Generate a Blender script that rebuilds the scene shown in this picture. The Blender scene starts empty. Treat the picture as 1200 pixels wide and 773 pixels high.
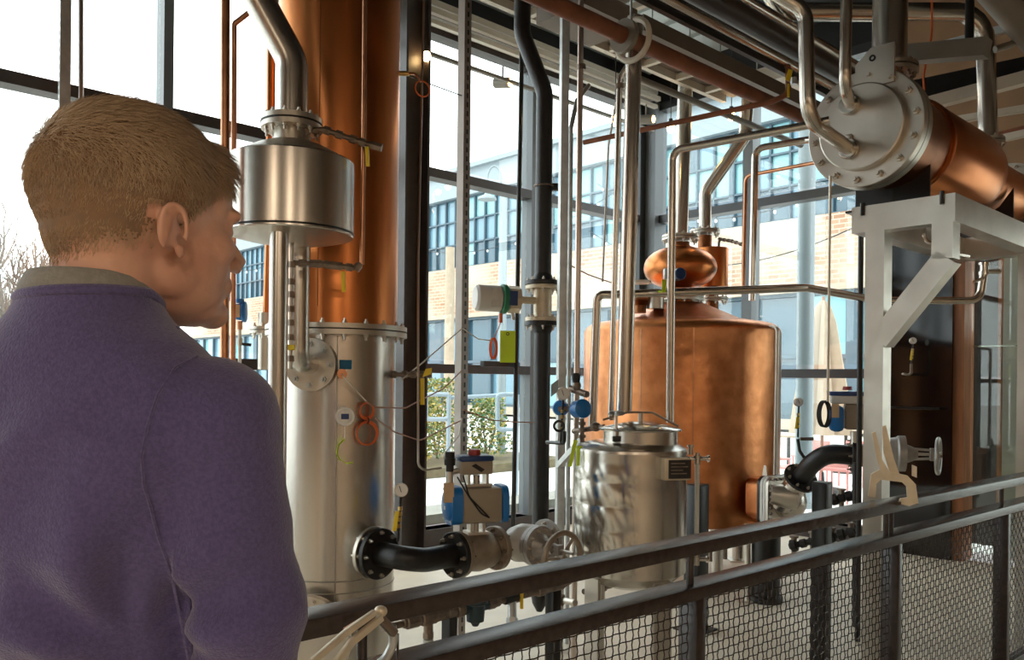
import bpy, bmesh, math, random
from mathutils import Vector as V, Matrix
random.seed(7)
SC = bpy.context.scene
COL = SC.collection
PI = math.pi
# ------------------------------------------------------------------ camera
F = 970.0; HOR = 446.0; ROLL = math.radians(0.6); CZ = 1.55
cam_d = bpy.data.cameras.new('camera'); cam = bpy.data.objects.new('camera', cam_d); COL.objects.link(cam)
cam_d.sensor_fit = 'HORIZONTAL'; cam_d.sensor_width = 36.0; cam_d.lens = F / 1200 * 36
cam_d.shift_y = (HOR - 386.5) / 1200; cam_d.clip_start = 0.05; cam_d.clip_end = 400
cam.matrix_world = Matrix.Translation((0, 0, CZ)) @ Matrix.Rotation(PI / 2, 4, 'X') @ Matrix.Rotation(ROLL, 4, 'Z')
SC.camera = cam
SC.view_settings.view_transform = 'Standard'; SC.view_settings.look = 'None'
SC.view_settings.gamma = 1.0; SC.view_settings.use_curve_mapping = False
SC.view_settings.exposure = 0.58
# ------------------------------------------------------------------ sky
w = bpy.data.worlds.new('overcast_sky'); SC.world = w; w.use_nodes = True
nt = w.node_tree; bg = nt.nodes['Background']
bg.inputs[0].default_value = (0.97, 0.985, 1.0, 1); bg.inputs[1].default_value = 2.6
# hazy sun, high, from over the roof behind the camera's left
sd = bpy.data.lights.new('hazy_sun', 'SUN'); sd.energy = 1.0; sd.angle = math.radians(6); sd.color = (1.0, 0.93, 0.82)
so = bpy.data.objects.new('hazy_sun', sd); COL.objects.link(so); so.location = (-6, 2, 14)
so.rotation_euler = V((0.75, 0.35, -0.75)).to_track_quat('-Z', 'Y').to_euler()

# ------------------------------------------------------------------ helpers
CR, SR = math.cos(ROLL), math.sin(ROLL)
def P(px, py, d):
    """point of the place seen at (px, py) of the 1200x773 frame, d metres ahead"""
    dx, dy = px - 600, HOR - py
    return V(((dx * CR - dy * SR) * d / F, d, CZ + (dx * SR + dy * CR) * d / F))
def PZ(px, d, z):
    """point at frame column px, distance d, true height z"""
    dx = px - 600; dy = ((z - CZ) * F / d - dx * SR) / CR
    return V(((dx * CR - dy * SR) * d / F, d, z))
UA = math.radians(43)
U = V((math.cos(UA), math.sin(UA), 0)); W = V((math.sin(UA), -math.cos(UA), 0)); Z = V((0, 0, 1))
def along(p, direc, px):
    """from p along a horizontal direction until frame column px (ignores roll)"""
    k = (px - 600) / F
    t = (k * p.y - p.x) / (direc.x - k * direc.y)
    return p + direc * t
def frame_of(ax):
    ax = V(ax).normalized()
    h = V((0, 0, 1)) if abs(ax.z) < 0.92 else V((1, 0, 0))
    a = h.cross(ax).normalized(); b = ax.cross(a)
    return a, b, ax
def fillet(pts, rad, n=6):
    pts = [V(p) for p in pts]
    if len(pts) < 3 or rad <= 0: return pts
    out = [pts[0]]
    for i in range(1, len(pts) - 1):
        a, b, c = pts[i - 1], pts[i], pts[i + 1]
        d1 = (a - b); d2 = (c - b); l1, l2 = d1.length, d2.length
        d1.normalize(); d2.normalize()
        ang = d1.angle(d2)
        if ang > PI - 0.03: out.append(b); continue
        t = min(rad / math.tan(ang / 2), l1 * 0.49, l2 * 0.49); r = t * math.tan(ang / 2)
        bis = (d1 + d2).normalized(); cen = b + bis * (r / math.sin(ang / 2))
        s = b + d1 * t - cen; e = b + d2 * t - cen
        tot = s.angle(e)
        for k in range(n + 1):
            f = k / n
            out.append(cen + (s * math.sin((1 - f) * tot) + e * math.sin(f * tot)) / math.sin(tot))
    out.append(pts[-1])
    return out
class MB:
    def __init__(s): s.v = []; s.f = []
    def _add(s, vs, fs):
        o = len(s.v); s.v += [tuple(x) for x in vs]; s.f += [tuple(i + o for i in q) for q in fs]; return s
    def box(s, c, size, ax=None, ay=None, bev=0):
        c = V(c); a = V(ax or (1, 0, 0)).normalized()
        b = V(ay).normalized() if ay else (Z.cross(a).normalized() if abs(a.z) < .99 else V((0, 1, 0)))
        n = a.cross(b).normalized(); x, y, z = [q / 2 for q in size]
        if bev <= 0:
            vs = [c + a * i * x + b * j * y + n * k * z for i in (-1, 1) for j in (-1, 1) for k in (-1, 1)]
            return s._add(vs, [(0, 1, 3, 2), (4, 6, 7, 5), (0, 4, 5, 1), (2, 3, 7, 6), (0, 2, 6, 4), (1, 5, 7, 3)])
        bm = bmesh.new(); bmesh.ops.create_cube(bm, size=1)
        for q in bm.verts: q.co = V((q.co.x * 2 * x, q.co.y * 2 * y, q.co.z * 2 * z))
        bmesh.ops.bevel(bm, geom=list(bm.edges), offset=bev, segments=2, affect='EDGES', profile=.5)
        bm.verts.index_update()
        vs = [c + a * q.co.x + b * q.co.y + n * q.co.z for q in bm.verts]
        fs = [tuple(q.index for q in fc.verts) for fc in bm.faces]; bm.free()
        return s._add(vs, fs)
    def bar(s, p0, p1, wd, ht, up=(0, 0, 1), bev=0):
        p0, p1 = V(p0), V(p1); d = (p1 - p0); L = d.length; d.normalize()
        sd = V(up).cross(d).normalized()
        return s.box((p0 + p1) / 2, (L, wd, ht), d, sd, bev)
    def tube(s, path, r, n=14, caps=True, closed=False):
        path = [V(p) for p in path]; m = len(path)
        rs = r if isinstance(r, (list, tuple)) else [r] * m
        vs = []; fs = []; pa = None
        for i in range(m):
            if closed: t = path[(i + 1) % m] - path[i - 1]
            else: t = path[min(i + 1, m - 1)] - path[max(i - 1, 0)]
            t.normalize()
            if pa is None: a, b, _ = frame_of(t)
            else:
                a = (pa - t * pa.dot(t))
                a = a.normalized() if a.length > 1e-6 else frame_of(t)[0]
                b = t.cross(a)
            pa = a
            vs += [path[i] + (a * math.cos(2 * PI * k / n) + b * math.sin(2 * PI * k / n)) * rs[i] for k in range(n)]
        for i in range(m if closed else m - 1):
            j = (i + 1) % m
            for k in range(n):
                fs.append((i * n + k, i * n + (k + 1) % n, j * n + (k + 1) % n, j * n + k))
        if caps and not closed:
            fs.append(tuple(range(n - 1, -1, -1))); fs.append(tuple((m - 1) * n + k for k in range(n)))
        return s._add(vs, fs)
    def cyl(s, p0, p1, r, r1=None, n=24):
        return s.tube([p0, p1], [r, r if r1 is None else r1], n)
    def lathe(s, c, ax, prof, n=32):
        """prof: list of (t along axis, radius)"""
        a, b, t = frame_of(ax); c = V(c); vs = []; fs = []; m = len(prof)
        for (h, r) in prof:
            vs += [c + t * h + (a * math.cos(2 * PI * k / n) + b * math.sin(2 * PI * k / n)) * max(r, 1e-5) for k in range(n)]
        for i in range(m - 1):
            for k in range(n): fs.append((i * n + k, i * n + (k + 1) % n, (i + 1) * n + (k + 1) % n, (i + 1) * n + k))
        fs.append(tuple(range(n - 1, -1, -1))); fs.append(tuple((m - 1) * n + k for k in range(n)))
        return s._add(vs, fs)
    def ring(s, c, ax, r0, r1, th, n=32):
        """flat ring (hole r0) of thickness th centred on c"""
        a, b, t = frame_of(ax); c = V(c); vs = []; fs = []
        for (h, r) in ((-th / 2, r0), (-th / 2, r1), (th / 2, r1), (th / 2, r0)):
            vs += [c + t * h + (a * math.cos(2 * PI * k / n) + b * math.sin(2 * PI * k / n)) * r for k in range(n)]
        for i in range(4):
            j = (i + 1) % 4
            for k in range(n): fs.append((i * n + k, i * n + (k + 1) % n, j * n + (k + 1) % n, j * n + k))
        return s._add(vs, fs)
    def torus(s, c, ax, R, r, n=32, m=10):
        a, b, t = frame_of(ax); c = V(c)
        return s.tube([c + (a * math.cos(2 * PI * k / n) + b * math.sin(2 * PI * k / n)) * R for k in range(n)], r, m, closed=True)
    def ell(s, c, rx, ry, rz, ax=(1, 0, 0), ay=(0, 1, 0), n=20, m=12):
        c = V(c); a = V(ax).normalized(); b = V(ay).normalized(); q = a.cross(b); vs = []; fs = []
        for i in range(m + 1):
            th = PI * i / m
            for k in range(n):
                ph = 2 * PI * k / n
                vs.append(c + a * rx * math.sin(th) * math.cos(ph) + b * ry * math.sin(th) * math.sin(ph) + q * rz * math.cos(th))
        for i in range(m):
            for k in range(n): fs.append((i * n + k, (i + 1) * n + k, (i + 1) * n + (k + 1) % n, i * n + (k + 1) % n))
        return s._add(vs, fs)
    def prism(s, poly, o, ax, ay, th):
        """polygon (list of 2-d) in plane ax, ay at o, thickness th centred"""
        o = V(o); a = V(ax).normalized(); b = V(ay).normalized(); n = a.cross(b).normalized(); k = len(poly)
        vs = [o + a * x + b * y - n * th / 2 for x, y in poly] + [o + a * x + b * y + n * th / 2 for x, y in poly]
        fs = [tuple(range(k - 1, -1, -1)), tuple(range(k, 2 * k))] + [(i, (i + 1) % k, k + (i + 1) % k, k + i) for i in range(k)]
        return s._add(vs, fs)
    def bolts(s, c, ax, R, nb, r=0.009, h=0.012, two=0.0, ph=0.0):
        """hex bolt heads in a ring; two = distance to a second set on the other side"""
        a, b, t = frame_of(ax); c = V(c)
        for k in range(nb):
            q = c + (a * math.cos(2 * PI * k / nb + ph) + b * math.sin(2 * PI * k / nb + ph)) * R
            s.cyl(q, q + t * h, r, n=6); s.cyl(q, q + t * (h + r), r * .55, n=6)
            if two: s.cyl(q - t * two, q - t * (two + h), r, n=6); s.cyl(q - t * two, q - t * (two + h + r * 1.5), r * .55, n=6)
        return s
    def build(s, name, mat, parent=None, kind=None, smooth=35):
        me = bpy.data.meshes.new(name)
        if parent is not None: org = ORG[parent.name]
        else:
            xs = [p[0] for p in s.v]; ys = [p[1] for p in s.v]; zs = [p[2] for p in s.v]
            org = V(((min(xs) + max(xs)) / 2, (min(ys) + max(ys)) / 2, min(zs)))
        me.from_pydata([(p[0] - org.x, p[1] - org.y, p[2] - org.z) for p in s.v], [], s.f)
        bm = bmesh.new(); bm.from_mesh(me); bmesh.ops.recalc_face_normals(bm, faces=bm.faces); bm.to_mesh(me); bm.free()
        if smooth:
            me.polygons.foreach_set('use_smooth', [True] * len(me.polygons)); me.set_sharp_from_angle(angle=math.radians(smooth))
        me.materials.append(M[mat] if isinstance(mat, str) else mat)
        o = bpy.data.objects.new(name, me); COL.objects.link(o)
        if parent is not None: o.parent = parent
        else: o.location = org
        ORG[o.name] = org
        if kind: o['kind'] = kind
        return o
ORG = {}
def thing(name, label, cat, loc=(0, 0, 0), group=None):
    o = bpy.data.objects.new(name, None); COL.objects.link(o); o.location = loc; o.empty_display_size = 0.1
    ORG[o.name] = V(loc); o['label'] = label; o['category'] = cat
    if group: o['group'] = group
    return o
def tag(o, label, cat, group=None):
    o['label'] = label; o['category'] = cat
    if group: o['group'] = group
    return o
def struct(o): o['kind'] = 'structure'; return o
def pipe(name, label, cat, pts, r, mat, bend=None, group=None, parent=None, n=14, fit=None):
    """one pipe run; fit = list of (t index point, kind) collars"""
    pp = fillet(pts, r * 2.5 if bend is None else bend)
    o = MB().tube(pp, r, n).build(name, mat, parent)
    if parent is None: tag(o, label, cat, group)
    return o
# ------------------------------------------------------------------ materials
M = {}
def mat(name, col, rough=0.5, metal=0.0, var=0.0, scale=8.0, bump=0.0, bscale=60.0, spec=0.5, col2=None, stretch=None, rvar=0.0, detail=4.0, aniso=0.0, coat=0.0, alpha=None):
    m = bpy.data.materials.new(name); m.use_nodes = True; t = m.node_tree; b = t.nodes['Principled BSDF']
    b.inputs['Base Color'].default_value = (*col, 1); b.inputs['Roughness'].default_value = rough
    b.inputs['Metallic'].default_value = metal; b.inputs['Specular IOR Level'].default_value = spec
    if coat: b.inputs['Coat Weight'].default_value = coat
    tc = t.nodes.new('ShaderNodeTexCoord'); mp = t.nodes.new('ShaderNodeMapping'); t.links.new(tc.outputs['Object'], mp.inputs[0])
    if stretch: mp.inputs['Scale'].default_value = stretch
    if var or col2:
        nz = t.nodes.new('ShaderNodeTexNoise'); nz.inputs['Scale'].default_value = scale; nz.inputs['Detail'].default_value = detail
        t.links.new(mp.outputs[0], nz.inputs['Vector'])
        rp = t.nodes.new('ShaderNodeValToRGB'); c2 = col2 or tuple(max(0, c * (1 - var)) for c in col)
        rp.color_ramp.elements[0].color = (*c2, 1); rp.color_ramp.elements[1].color = (*col, 1)
        rp.color_ramp.elements[0].position = 0.35; rp.color_ramp.elements[1].position = 0.65
        t.links.new(nz.outputs['Fac'], rp.inputs[0]); t.links.new(rp.outputs[0], b.inputs['Base Color'])
    if rvar:
        n2 = t.nodes.new('ShaderNodeTexNoise'); n2.inputs['Scale'].default_value = scale * 1.7; n2.inputs['Detail'].default_value = 5
        t.links.new(mp.outputs[0], n2.inputs['Vector'])
        mr = t.nodes.new('ShaderNodeMapRange'); mr.inputs['From Min'].default_value = .3; mr.inputs['From Max'].default_value = .7
        mr.inputs['To Min'].default_value = max(0.02, rough - rvar); mr.inputs['To Max'].default_value = rough + rvar
        t.links.new(n2.outputs['Fac'], mr.inputs[0]); t.links.new(mr.outputs[0], b.inputs['Roughness'])
    if bump:
        n3 = t.nodes.new('ShaderNodeTexNoise'); n3.inputs['Scale'].default_value = bscale; n3.inputs['Detail'].default_value = 3
        t.links.new(mp.outputs[0], n3.inputs['Vector'])
        bp = t.nodes.new('ShaderNodeBump'); bp.inputs['Strength'].default_value = bump; bp.inputs['Distance'].default_value = 0.01
        t.links.new(n3.outputs['Fac'], bp.inputs['Height']); t.links.new(bp.outputs[0], b.inputs['Normal'])
    M[name] = m
    return m
def emit(name, col, s):
    m = mat(name, col); b = m.node_tree.nodes['Principled BSDF']
    b.inputs['Emission Color'].default_value = (*col, 1); b.inputs['Emission Strength'].default_value = s
def glass(name, tint, refl=1.0, rough=0.0, ior=1.5):
    m = bpy.data.materials.new(name); m.use_nodes = True; t = m.node_tree
    for n in list(t.nodes): t.nodes.remove(n)
    out = t.nodes.new('ShaderNodeOutputMaterial'); mx = t.nodes.new('ShaderNodeMixShader')
    tr = t.nodes.new('ShaderNodeBsdfTransparent'); tr.inputs[0].default_value = (*tint, 1)
    gl = t.nodes.new('ShaderNodeBsdfGlossy'); gl.inputs['Roughness'].default_value = rough; gl.inputs[0].default_value = (refl, refl, refl, 1)
    # Schlick reflectance from the angle to the pane, the same for both of its faces
    ge = t.nodes.new('ShaderNodeNewGeometry'); dp = t.nodes.new('ShaderNodeVectorMath'); dp.operation = 'DOT_PRODUCT'
    t.links.new(ge.outputs['Incoming'], dp.inputs[0]); t.links.new(ge.outputs['Normal'], dp.inputs[1])
    def mth(op, a, b_):
        n = t.nodes.new('ShaderNodeMath'); n.operation = op
        for i, q in enumerate((a, b_)):
            if q is None: continue
            if isinstance(q, (int, float)): n.inputs[i].default_value = q
            else: t.links.new(q, n.inputs[i])
        return n.outputs[0]
    r0 = ((ior - 1) / (ior + 1)) ** 2
    f5 = mth('POWER', mth('SUBTRACT', 1.0, mth('ABSOLUTE', dp.outputs['Value'], None)), 5.0)
    fac = mth('ADD', mth('MULTIPLY', f5, 1 - r0), r0)
    t.links.new(fac, mx.inputs[0]); t.links.new(tr.outputs[0], mx.inputs[1]); t.links.new(gl.outputs[0], mx.inputs[2])
    t.links.new(mx.outputs[0], out.inputs[0]); M[name] = m
mat('stainless', (0.60, 0.56, 0.51), 0.27, 1.0)
mat('stainless_pipe', (0.62, 0.57, 0.51), 0.24, 1.0)
mat('stainless_mill', (0.64, 0.59, 0.52), 0.40, 1.0, var=0.12, scale=5, rvar=0.06)
mat('stainless_polished', (0.66, 0.63, 0.58), 0.2, 1.0, rvar=0.05, scale=4)
mat('warm_steel', (0.60, 0.50, 0.44), 0.3, 1.0, var=0.1, scale=10)
mat('strut_steel', (0.34, 0.30, 0.27), 0.45, 0.7, var=0.1, scale=12)
mat('weld', (0.42, 0.38, 0.34), 0.5, 1.0)
mat('copper', (0.70, 0.25, 0.083), 0.31, 1.0, col2=(0.55, 0.185, 0.06), scale=3, rvar=0.025, stretch=(1, 1, .6), detail=1.0)
mat('copper_hammered', (0.70, 0.29, 0.12), 0.36, 1.0, col2=(0.54, 0.205, 0.08), scale=9, rvar=0.05, bump=0.14, bscale=30, detail=5)
mat('copper_pipe', (0.70, 0.33, 0.18), 0.34, 1.0, var=0.3, scale=9)
mat('copper_dark', (0.36, 0.14, 0.06), 0.42, 1.0, var=0.35, scale=6)
mat('galvanized', (0.60, 0.61, 0.60), 0.45, 0.9, var=0.18, scale=22)
mat('black_steel', (0.012, 0.011, 0.011), 0.34, 0.0, var=0.3, scale=20)
mat('black_iron', (0.014, 0.013, 0.013), 0.4, 0.0, var=0.4, scale=30, bump=0.15, bscale=90)
mat('bronze_paint', (0.052, 0.038, 0.034), 0.42, 0.0, var=0.25, scale=12)
mat('rail_paint', (0.045, 0.032, 0.029), 0.24, 0.0, var=0.3, scale=40, bump=0.08, bscale=300)
mat('mullion', (0.035, 0.037, 0.040), 0.35, 0.1)
mat('mullion_grey', (0.13, 0.145, 0.155), 0.4, 0.1)
mat('concrete', (0.80, 0.70, 0.56), 0.5, 0.0, var=0.16, scale=2.2, bump=0.08, bscale=40)
mat('yellow_plastic', (0.80, 0.58, 0.02), 0.4)
mat('lime_plastic', (0.62, 0.86, 0.02), 0.45)
mat('blue_enamel', (0.012, 0.17, 0.52), 0.35)
mat('blue_dark', (0.014, 0.045, 0.16), 0.35)
mat('blue_tape', (0.01, 0.16, 0.34), 0.6)
mat('beige_enamel', (0.36, 0.30, 0.23), 0.45, var=0.1, scale=8)
mat('grey_cast', (0.42, 0.40, 0.38), 0.45, 0.4, var=0.2, scale=25)
mat('tan_cast', (0.40, 0.33, 0.26), 0.45, 0.5, var=0.25, scale=20)
mat('white_enamel', (0.62, 0.60, 0.56), 0.4)
mat('green_enamel', (0.02, 0.20, 0.10), 0.4)
mat('red_knob', (0.35, 0.03, 0.03), 0.4)
mat('brass', (0.62, 0.43, 0.16), 0.35, 1.0, var=0.3, scale=25)
mat('malleable', (0.30, 0.235, 0.185), 0.45, 0.7, var=0.4, scale=30)
mat('trap_paint', (0.02, 0.045, 0.06), 0.4)
mat('orange_cable', (0.72, 0.14, 0.03), 0.45)
mat('white_cable', (0.70, 0.66, 0.60), 0.5)
mat('brown_cable', (0.42, 0.20, 0.13), 0.5)
mat('black_rubber', (0.012, 0.012, 0.013), 0.55)
mat('cardboard_tag', (0.66, 0.47, 0.30), 0.7, var=0.1, scale=30)
mat('dial_white', (0.80, 0.80, 0.78), 0.35)
mat('dial_black', (0.02, 0.02, 0.022), 0.25)
mat('silicone_white', (0.72, 0.72, 0.68), 0.55)
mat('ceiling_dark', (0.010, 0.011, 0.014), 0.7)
mat('ceiling_deck', (0.52, 0.59, 0.60), 0.6, var=0.12, scale=3)
mat('soffit_panel', (0.23, 0.19, 0.16), 0.7, var=0.12, scale=4)
mat('cream_channel', (0.62, 0.56, 0.47), 0.5, 0.2, var=0.1, scale=6)
mat('duct_grey', (0.24, 0.215, 0.18), 0.5, 0.4, var=0.15, scale=5)
mat('rust_pipe', (0.27, 0.095, 0.045), 0.5, 0.3, var=0.35, scale=8)
mat('clamp_steel', (0.70, 0.60, 0.45), 0.42, 0.35, var=0.12, scale=20)
mat('wood_brown', (0.36, 0.15, 0.06), 0.5, var=0.35, scale=5, stretch=(4, 4, .5))
mat('wall_plaster', (0.40, 0.30, 0.21), 0.8, var=0.08, scale=3)
mat('wall_tan', (0.34, 0.20, 0.11), 0.8, var=0.15, scale=3)
mat('gloss_black', (0.006, 0.006, 0.007), 0.08, 0.0, spec=0.5)
mat('red_sign', (0.80, 0.015, 0.02), 0.4)
emit('bulb_glow', (1.0, 0.66, 0.28), 22)
emit('fill_glow', (1.0, 0.80, 0.58), 6)
glass('window_glass', (0.93, 0.975, 0.97))
glass('partition_glass', (0.86, 0.91, 0.88), ior=1.6)
# exterior
mat('brick_red', (0.50, 0.27, 0.18), 0.85, col2=(0.36, 0.19, 0.13), scale=3)
mat('brick_tan', (0.60, 0.45, 0.32), 0.85, col2=(0.52, 0.34, 0.23), scale=0.5, bump=0.0)
mat('limestone', (0.42, 0.36, 0.28), 0.8, var=0.12, scale=2)
mat('pavement', (0.66, 0.65, 0.62), 0.85, var=0.1, scale=1.2)
mat('grass', (0.16, 0.13, 0.07), 0.8, var=0.4, scale=6)
mat('steel_frame', (0.06, 0.10, 0.13), 0.5)
mat('facade_pane', (0.12, 0.23, 0.30), 0.12, 0.0, spec=0.9)
mat('facade_pane_dark', (0.035, 0.085, 0.12), 0.1, 0.0, spec=0.9)
mat('facade_pane_teal', (0.20, 0.42, 0.46), 0.15, 0.0, spec=0.8)
mat('parapet', (0.26, 0.31, 0.34), 0.7)
mat('pole_grey', (0.25, 0.30, 0.32), 0.5, 0.2)
mat('blue_grey_paint', (0.30, 0.38, 0.44), 0.45)
mat('canvas', (0.42, 0.34, 0.25), 0.85, var=0.1, scale=10)
mat('bark', (0.26, 0.20, 0.16), 0.9, var=0.3, scale=20)
mat('leaf_green', (0.16, 0.22, 0.045), 0.6, col2=(0.09, 0.15, 0.04), scale=3)
mat('leaf_yellow', (0.44, 0.33, 0.06), 0.6, col2=(0.30, 0.25, 0.06), scale=3)
mat('leaf_dark', (0.05, 0.17, 0.08), 0.6)
mat('concrete_ledge', (0.34, 0.33, 0.29), 0.8, var=0.15, scale=3)
mat('pink_plastic', (0.62, 0.26, 0.24), 0.5)
# person
mat('knit', (0.086, 0.072, 0.190), 0.95, col2=(0.112, 0.096, 0.235), scale=260, bump=0.3, bscale=420, spec=0.15, detail=2)
M['knit'].node_tree.nodes['Principled BSDF'].inputs['Sheen Weight'].default_value = 0.35
mat('collar_grey', (0.27, 0.26, 0.24), 0.9, var=0.15, scale=200, bump=0.2, bscale=350)
mat('skin', (0.62, 0.35, 0.25), 0.5, col2=(0.53, 0.27, 0.19), scale=18, bump=0.06, bscale=220)
M['skin'].node_tree.nodes['Principled BSDF'].inputs['Subsurface Weight'].default_value = 0.12
M['skin'].node_tree.nodes['Principled BSDF'].inputs['Subsurface Radius'].default_value = (0.01, 0.004, 0.002)
mat('hair', (0.55, 0.40, 0.26), 0.42, col2=(0.33, 0.22, 0.14), scale=9, spec=0.4)
mat('hair_base', (0.20, 0.13, 0.085), 0.8, col2=(0.24, 0.145, 0.085), scale=60, spec=0.1)
mat('denim', (0.03, 0.04, 0.07), 0.9)
mat('leather', (0.05, 0.03, 0.02), 0.5)
# ================================================================== the shell of the room
B1 = V((0.07, 8.55, 0))                      # a point of the left glass wall
CORNER = along(B1, U, 757)
NIN1 = V((U.y, -U.x, 0))                     # into the room from the left glass wall (= W)
NIN2 = -U                                    # into the room from the right glass wall
def w1(s, z=0.0, off=0.0): return B1 + U * s + NIN1 * off + Z * z
def w2(t, z=0.0, off=0.0): return CORNER + W * t + NIN2 * off + Z * z
S_END = (CORNER - B1).length
SILL, T1, T2, HEAD, CEIL = 0.16, 1.70, 3.52, 4.85, 5.25
S0 = -19.0; R_END = 13.5
# floor, ceiling, walls
fl = MB(); fl.prism([(0, 0), (S0 - S_END, 0), (S0 - S_END, R_END), (0, R_END)], CORNER - Z * 0.05, U, W, 0.1)
struct(fl.build('floor', 'concrete'))
cl = MB(); cl.prism([(0, 0), (S0 - S_END, 0), (S0 - S_END, R_END), (0, R_END)], CORNER + Z * (CEIL + 0.05), U, W, 0.1)
ce = struct(cl.build('ceiling', 'ceiling_deck'))
rib = MB()
for k in range(48):
    rib.bar(w1(S0 + .3 + k * .43 - 0, CEIL - .02, 0.3), w1(S0 + .3 + k * .43, CEIL - .02, 9.0), .05, .04)
rib.build('deck_rib', 'ceiling_deck', ce, kind='stuff')
# header bands above the glass
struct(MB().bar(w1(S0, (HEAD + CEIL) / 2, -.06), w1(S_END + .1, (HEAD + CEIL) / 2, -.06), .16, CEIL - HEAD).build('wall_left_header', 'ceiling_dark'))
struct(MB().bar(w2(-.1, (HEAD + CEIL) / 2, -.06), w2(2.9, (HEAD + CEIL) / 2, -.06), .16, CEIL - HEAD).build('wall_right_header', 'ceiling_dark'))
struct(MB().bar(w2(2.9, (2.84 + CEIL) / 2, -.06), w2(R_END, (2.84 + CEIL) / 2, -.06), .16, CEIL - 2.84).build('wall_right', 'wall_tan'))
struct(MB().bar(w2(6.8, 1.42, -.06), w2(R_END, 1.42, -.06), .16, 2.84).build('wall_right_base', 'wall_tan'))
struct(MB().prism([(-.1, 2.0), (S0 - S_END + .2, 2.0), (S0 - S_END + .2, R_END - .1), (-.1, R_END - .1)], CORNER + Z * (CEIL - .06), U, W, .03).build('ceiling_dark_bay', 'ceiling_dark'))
# far walls of the hall behind the visitor, with their own windows
def pierced(name, p0, direc, L, n, z0, z1, mt):
    m = MB(); wd = L / n
    m.bar(p0 + Z * (z0 / 2), p0 + direc * L + Z * (z0 / 2), .2, z0)
    m.bar(p0 + Z * ((z1 + CEIL) / 2), p0 + direc * L + Z * ((z1 + CEIL) / 2), .2, CEIL - z1)
    for k in range(n + 1):
        q = p0 + direc * (wd * k); m.box(q + Z * ((z0 + z1) / 2), (wd * .3, .2, z1 - z0), direc)
    return struct(m.build(name, mt))
LEFT_END = w1(S0)
struct(MB().bar(LEFT_END + Z * CEIL / 2, LEFT_END + W * R_END + Z * CEIL / 2, .2, CEIL).build('wall_back', 'wall_tan'))
struct(MB().bar(w2(R_END, CEIL / 2), w2(R_END, CEIL / 2) - U * (S_END - S0), .2, CEIL).build('wall_front', 'wall_plaster'))

# ---- the glass wall on the left: window_1, frame pieces and panes as its parts
def empty_struct(name, loc):
    o = bpy.data.objects.new(name, None); COL.objects.link(o); o.location = loc; ORG[o.name] = V(loc); o['kind'] = 'structure'; return o
win1 = empty_struct('window_1', w1(0))
MS = [0.124 - 1.87 * k for k in range(-1, 11)]
MS = [s for s in MS if S0 < s < S_END]
for s in MS:
    MB().box(w1(s, (SILL + HEAD) / 2), (.07, .15, HEAD - SILL), U).build('mullion', 'mullion_grey', win1)
for zt in (T1, T2, SILL, HEAD):
    hh = .085
    MB().bar(w1(S0, zt - hh / 2, .0), w1(S_END, zt - hh / 2, .0), .149, hh).build('transom', 'bronze_paint', win1)
es = [S0] + sorted(MS) + [S_END]
for a, b in zip(es[:-1], es[1:]):
    if b - a < .1: continue
    for (z0, z1) in ((SILL, T1), (T1, T2), (T2, HEAD)):
        MB().box((w1(a) + w1(b)) / 2 + Z * ((z0 + z1) / 2) - NIN1 * .01, (b - a - .07, .008, z1 - z0 - .09), U).build('pane', 'window_glass', win1)
struct(MB().bar(w1(S0, SILL / 2, -.02), w1(S_END, SILL / 2, -.02), .2, SILL).build('trim_1', 'bronze_paint'))
# ---- glass wall on the right: window_2
win2 = empty_struct('window_2', w2(0))
T2S = [1.40, 2.80]
for t in T2S:
    MB().box(w2(t, (SILL + HEAD) / 2), (.12 if t < 2 else .08, .16, HEAD - SILL), W).build('mullion', 'mullion_grey', win2)
for zt in (T1, T2, SILL, HEAD):
    MB().bar(w2(0, zt - .045, .0), w2(2.85, zt - .045, .0), .149, .09).build('transom', 'mullion', win2)
es = [0.05] + T2S
for a, b in zip(es[:-1], es[1:]):
    for (z0, z1) in ((SILL, T1), (T1, T2), (T2, HEAD)):
        MB().box((w2(a) + w2(b)) / 2 + Z * ((z0 + z1) / 2) - NIN2 * .01, (b - a - .07, .008, z1 - z0 - .09), W).build('pane', 'window_glass', win2)
struct(MB().bar(w2(0, SILL / 2, -.02), w2(2.85, SILL / 2, -.02), .2, SILL).build('trim_2', 'bronze_paint'))
# corner post: dark edge and broad grey face
cp = MB(); cp.box(CORNER + Z * (HEAD / 2) - U * .04 + W * .12, (.2, .22, HEAD), W)
struct(cp.build('trim_3', 'mullion_grey'))
struct(MB().box(CORNER + Z * (HEAD / 2) - U * .20 + W * .03, (.10, .10, HEAD), W).build('trim_4', 'mullion'))
mat('door_tan', (0.42, 0.22, 0.11), 0.45, var=0.2, scale=4)
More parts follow.
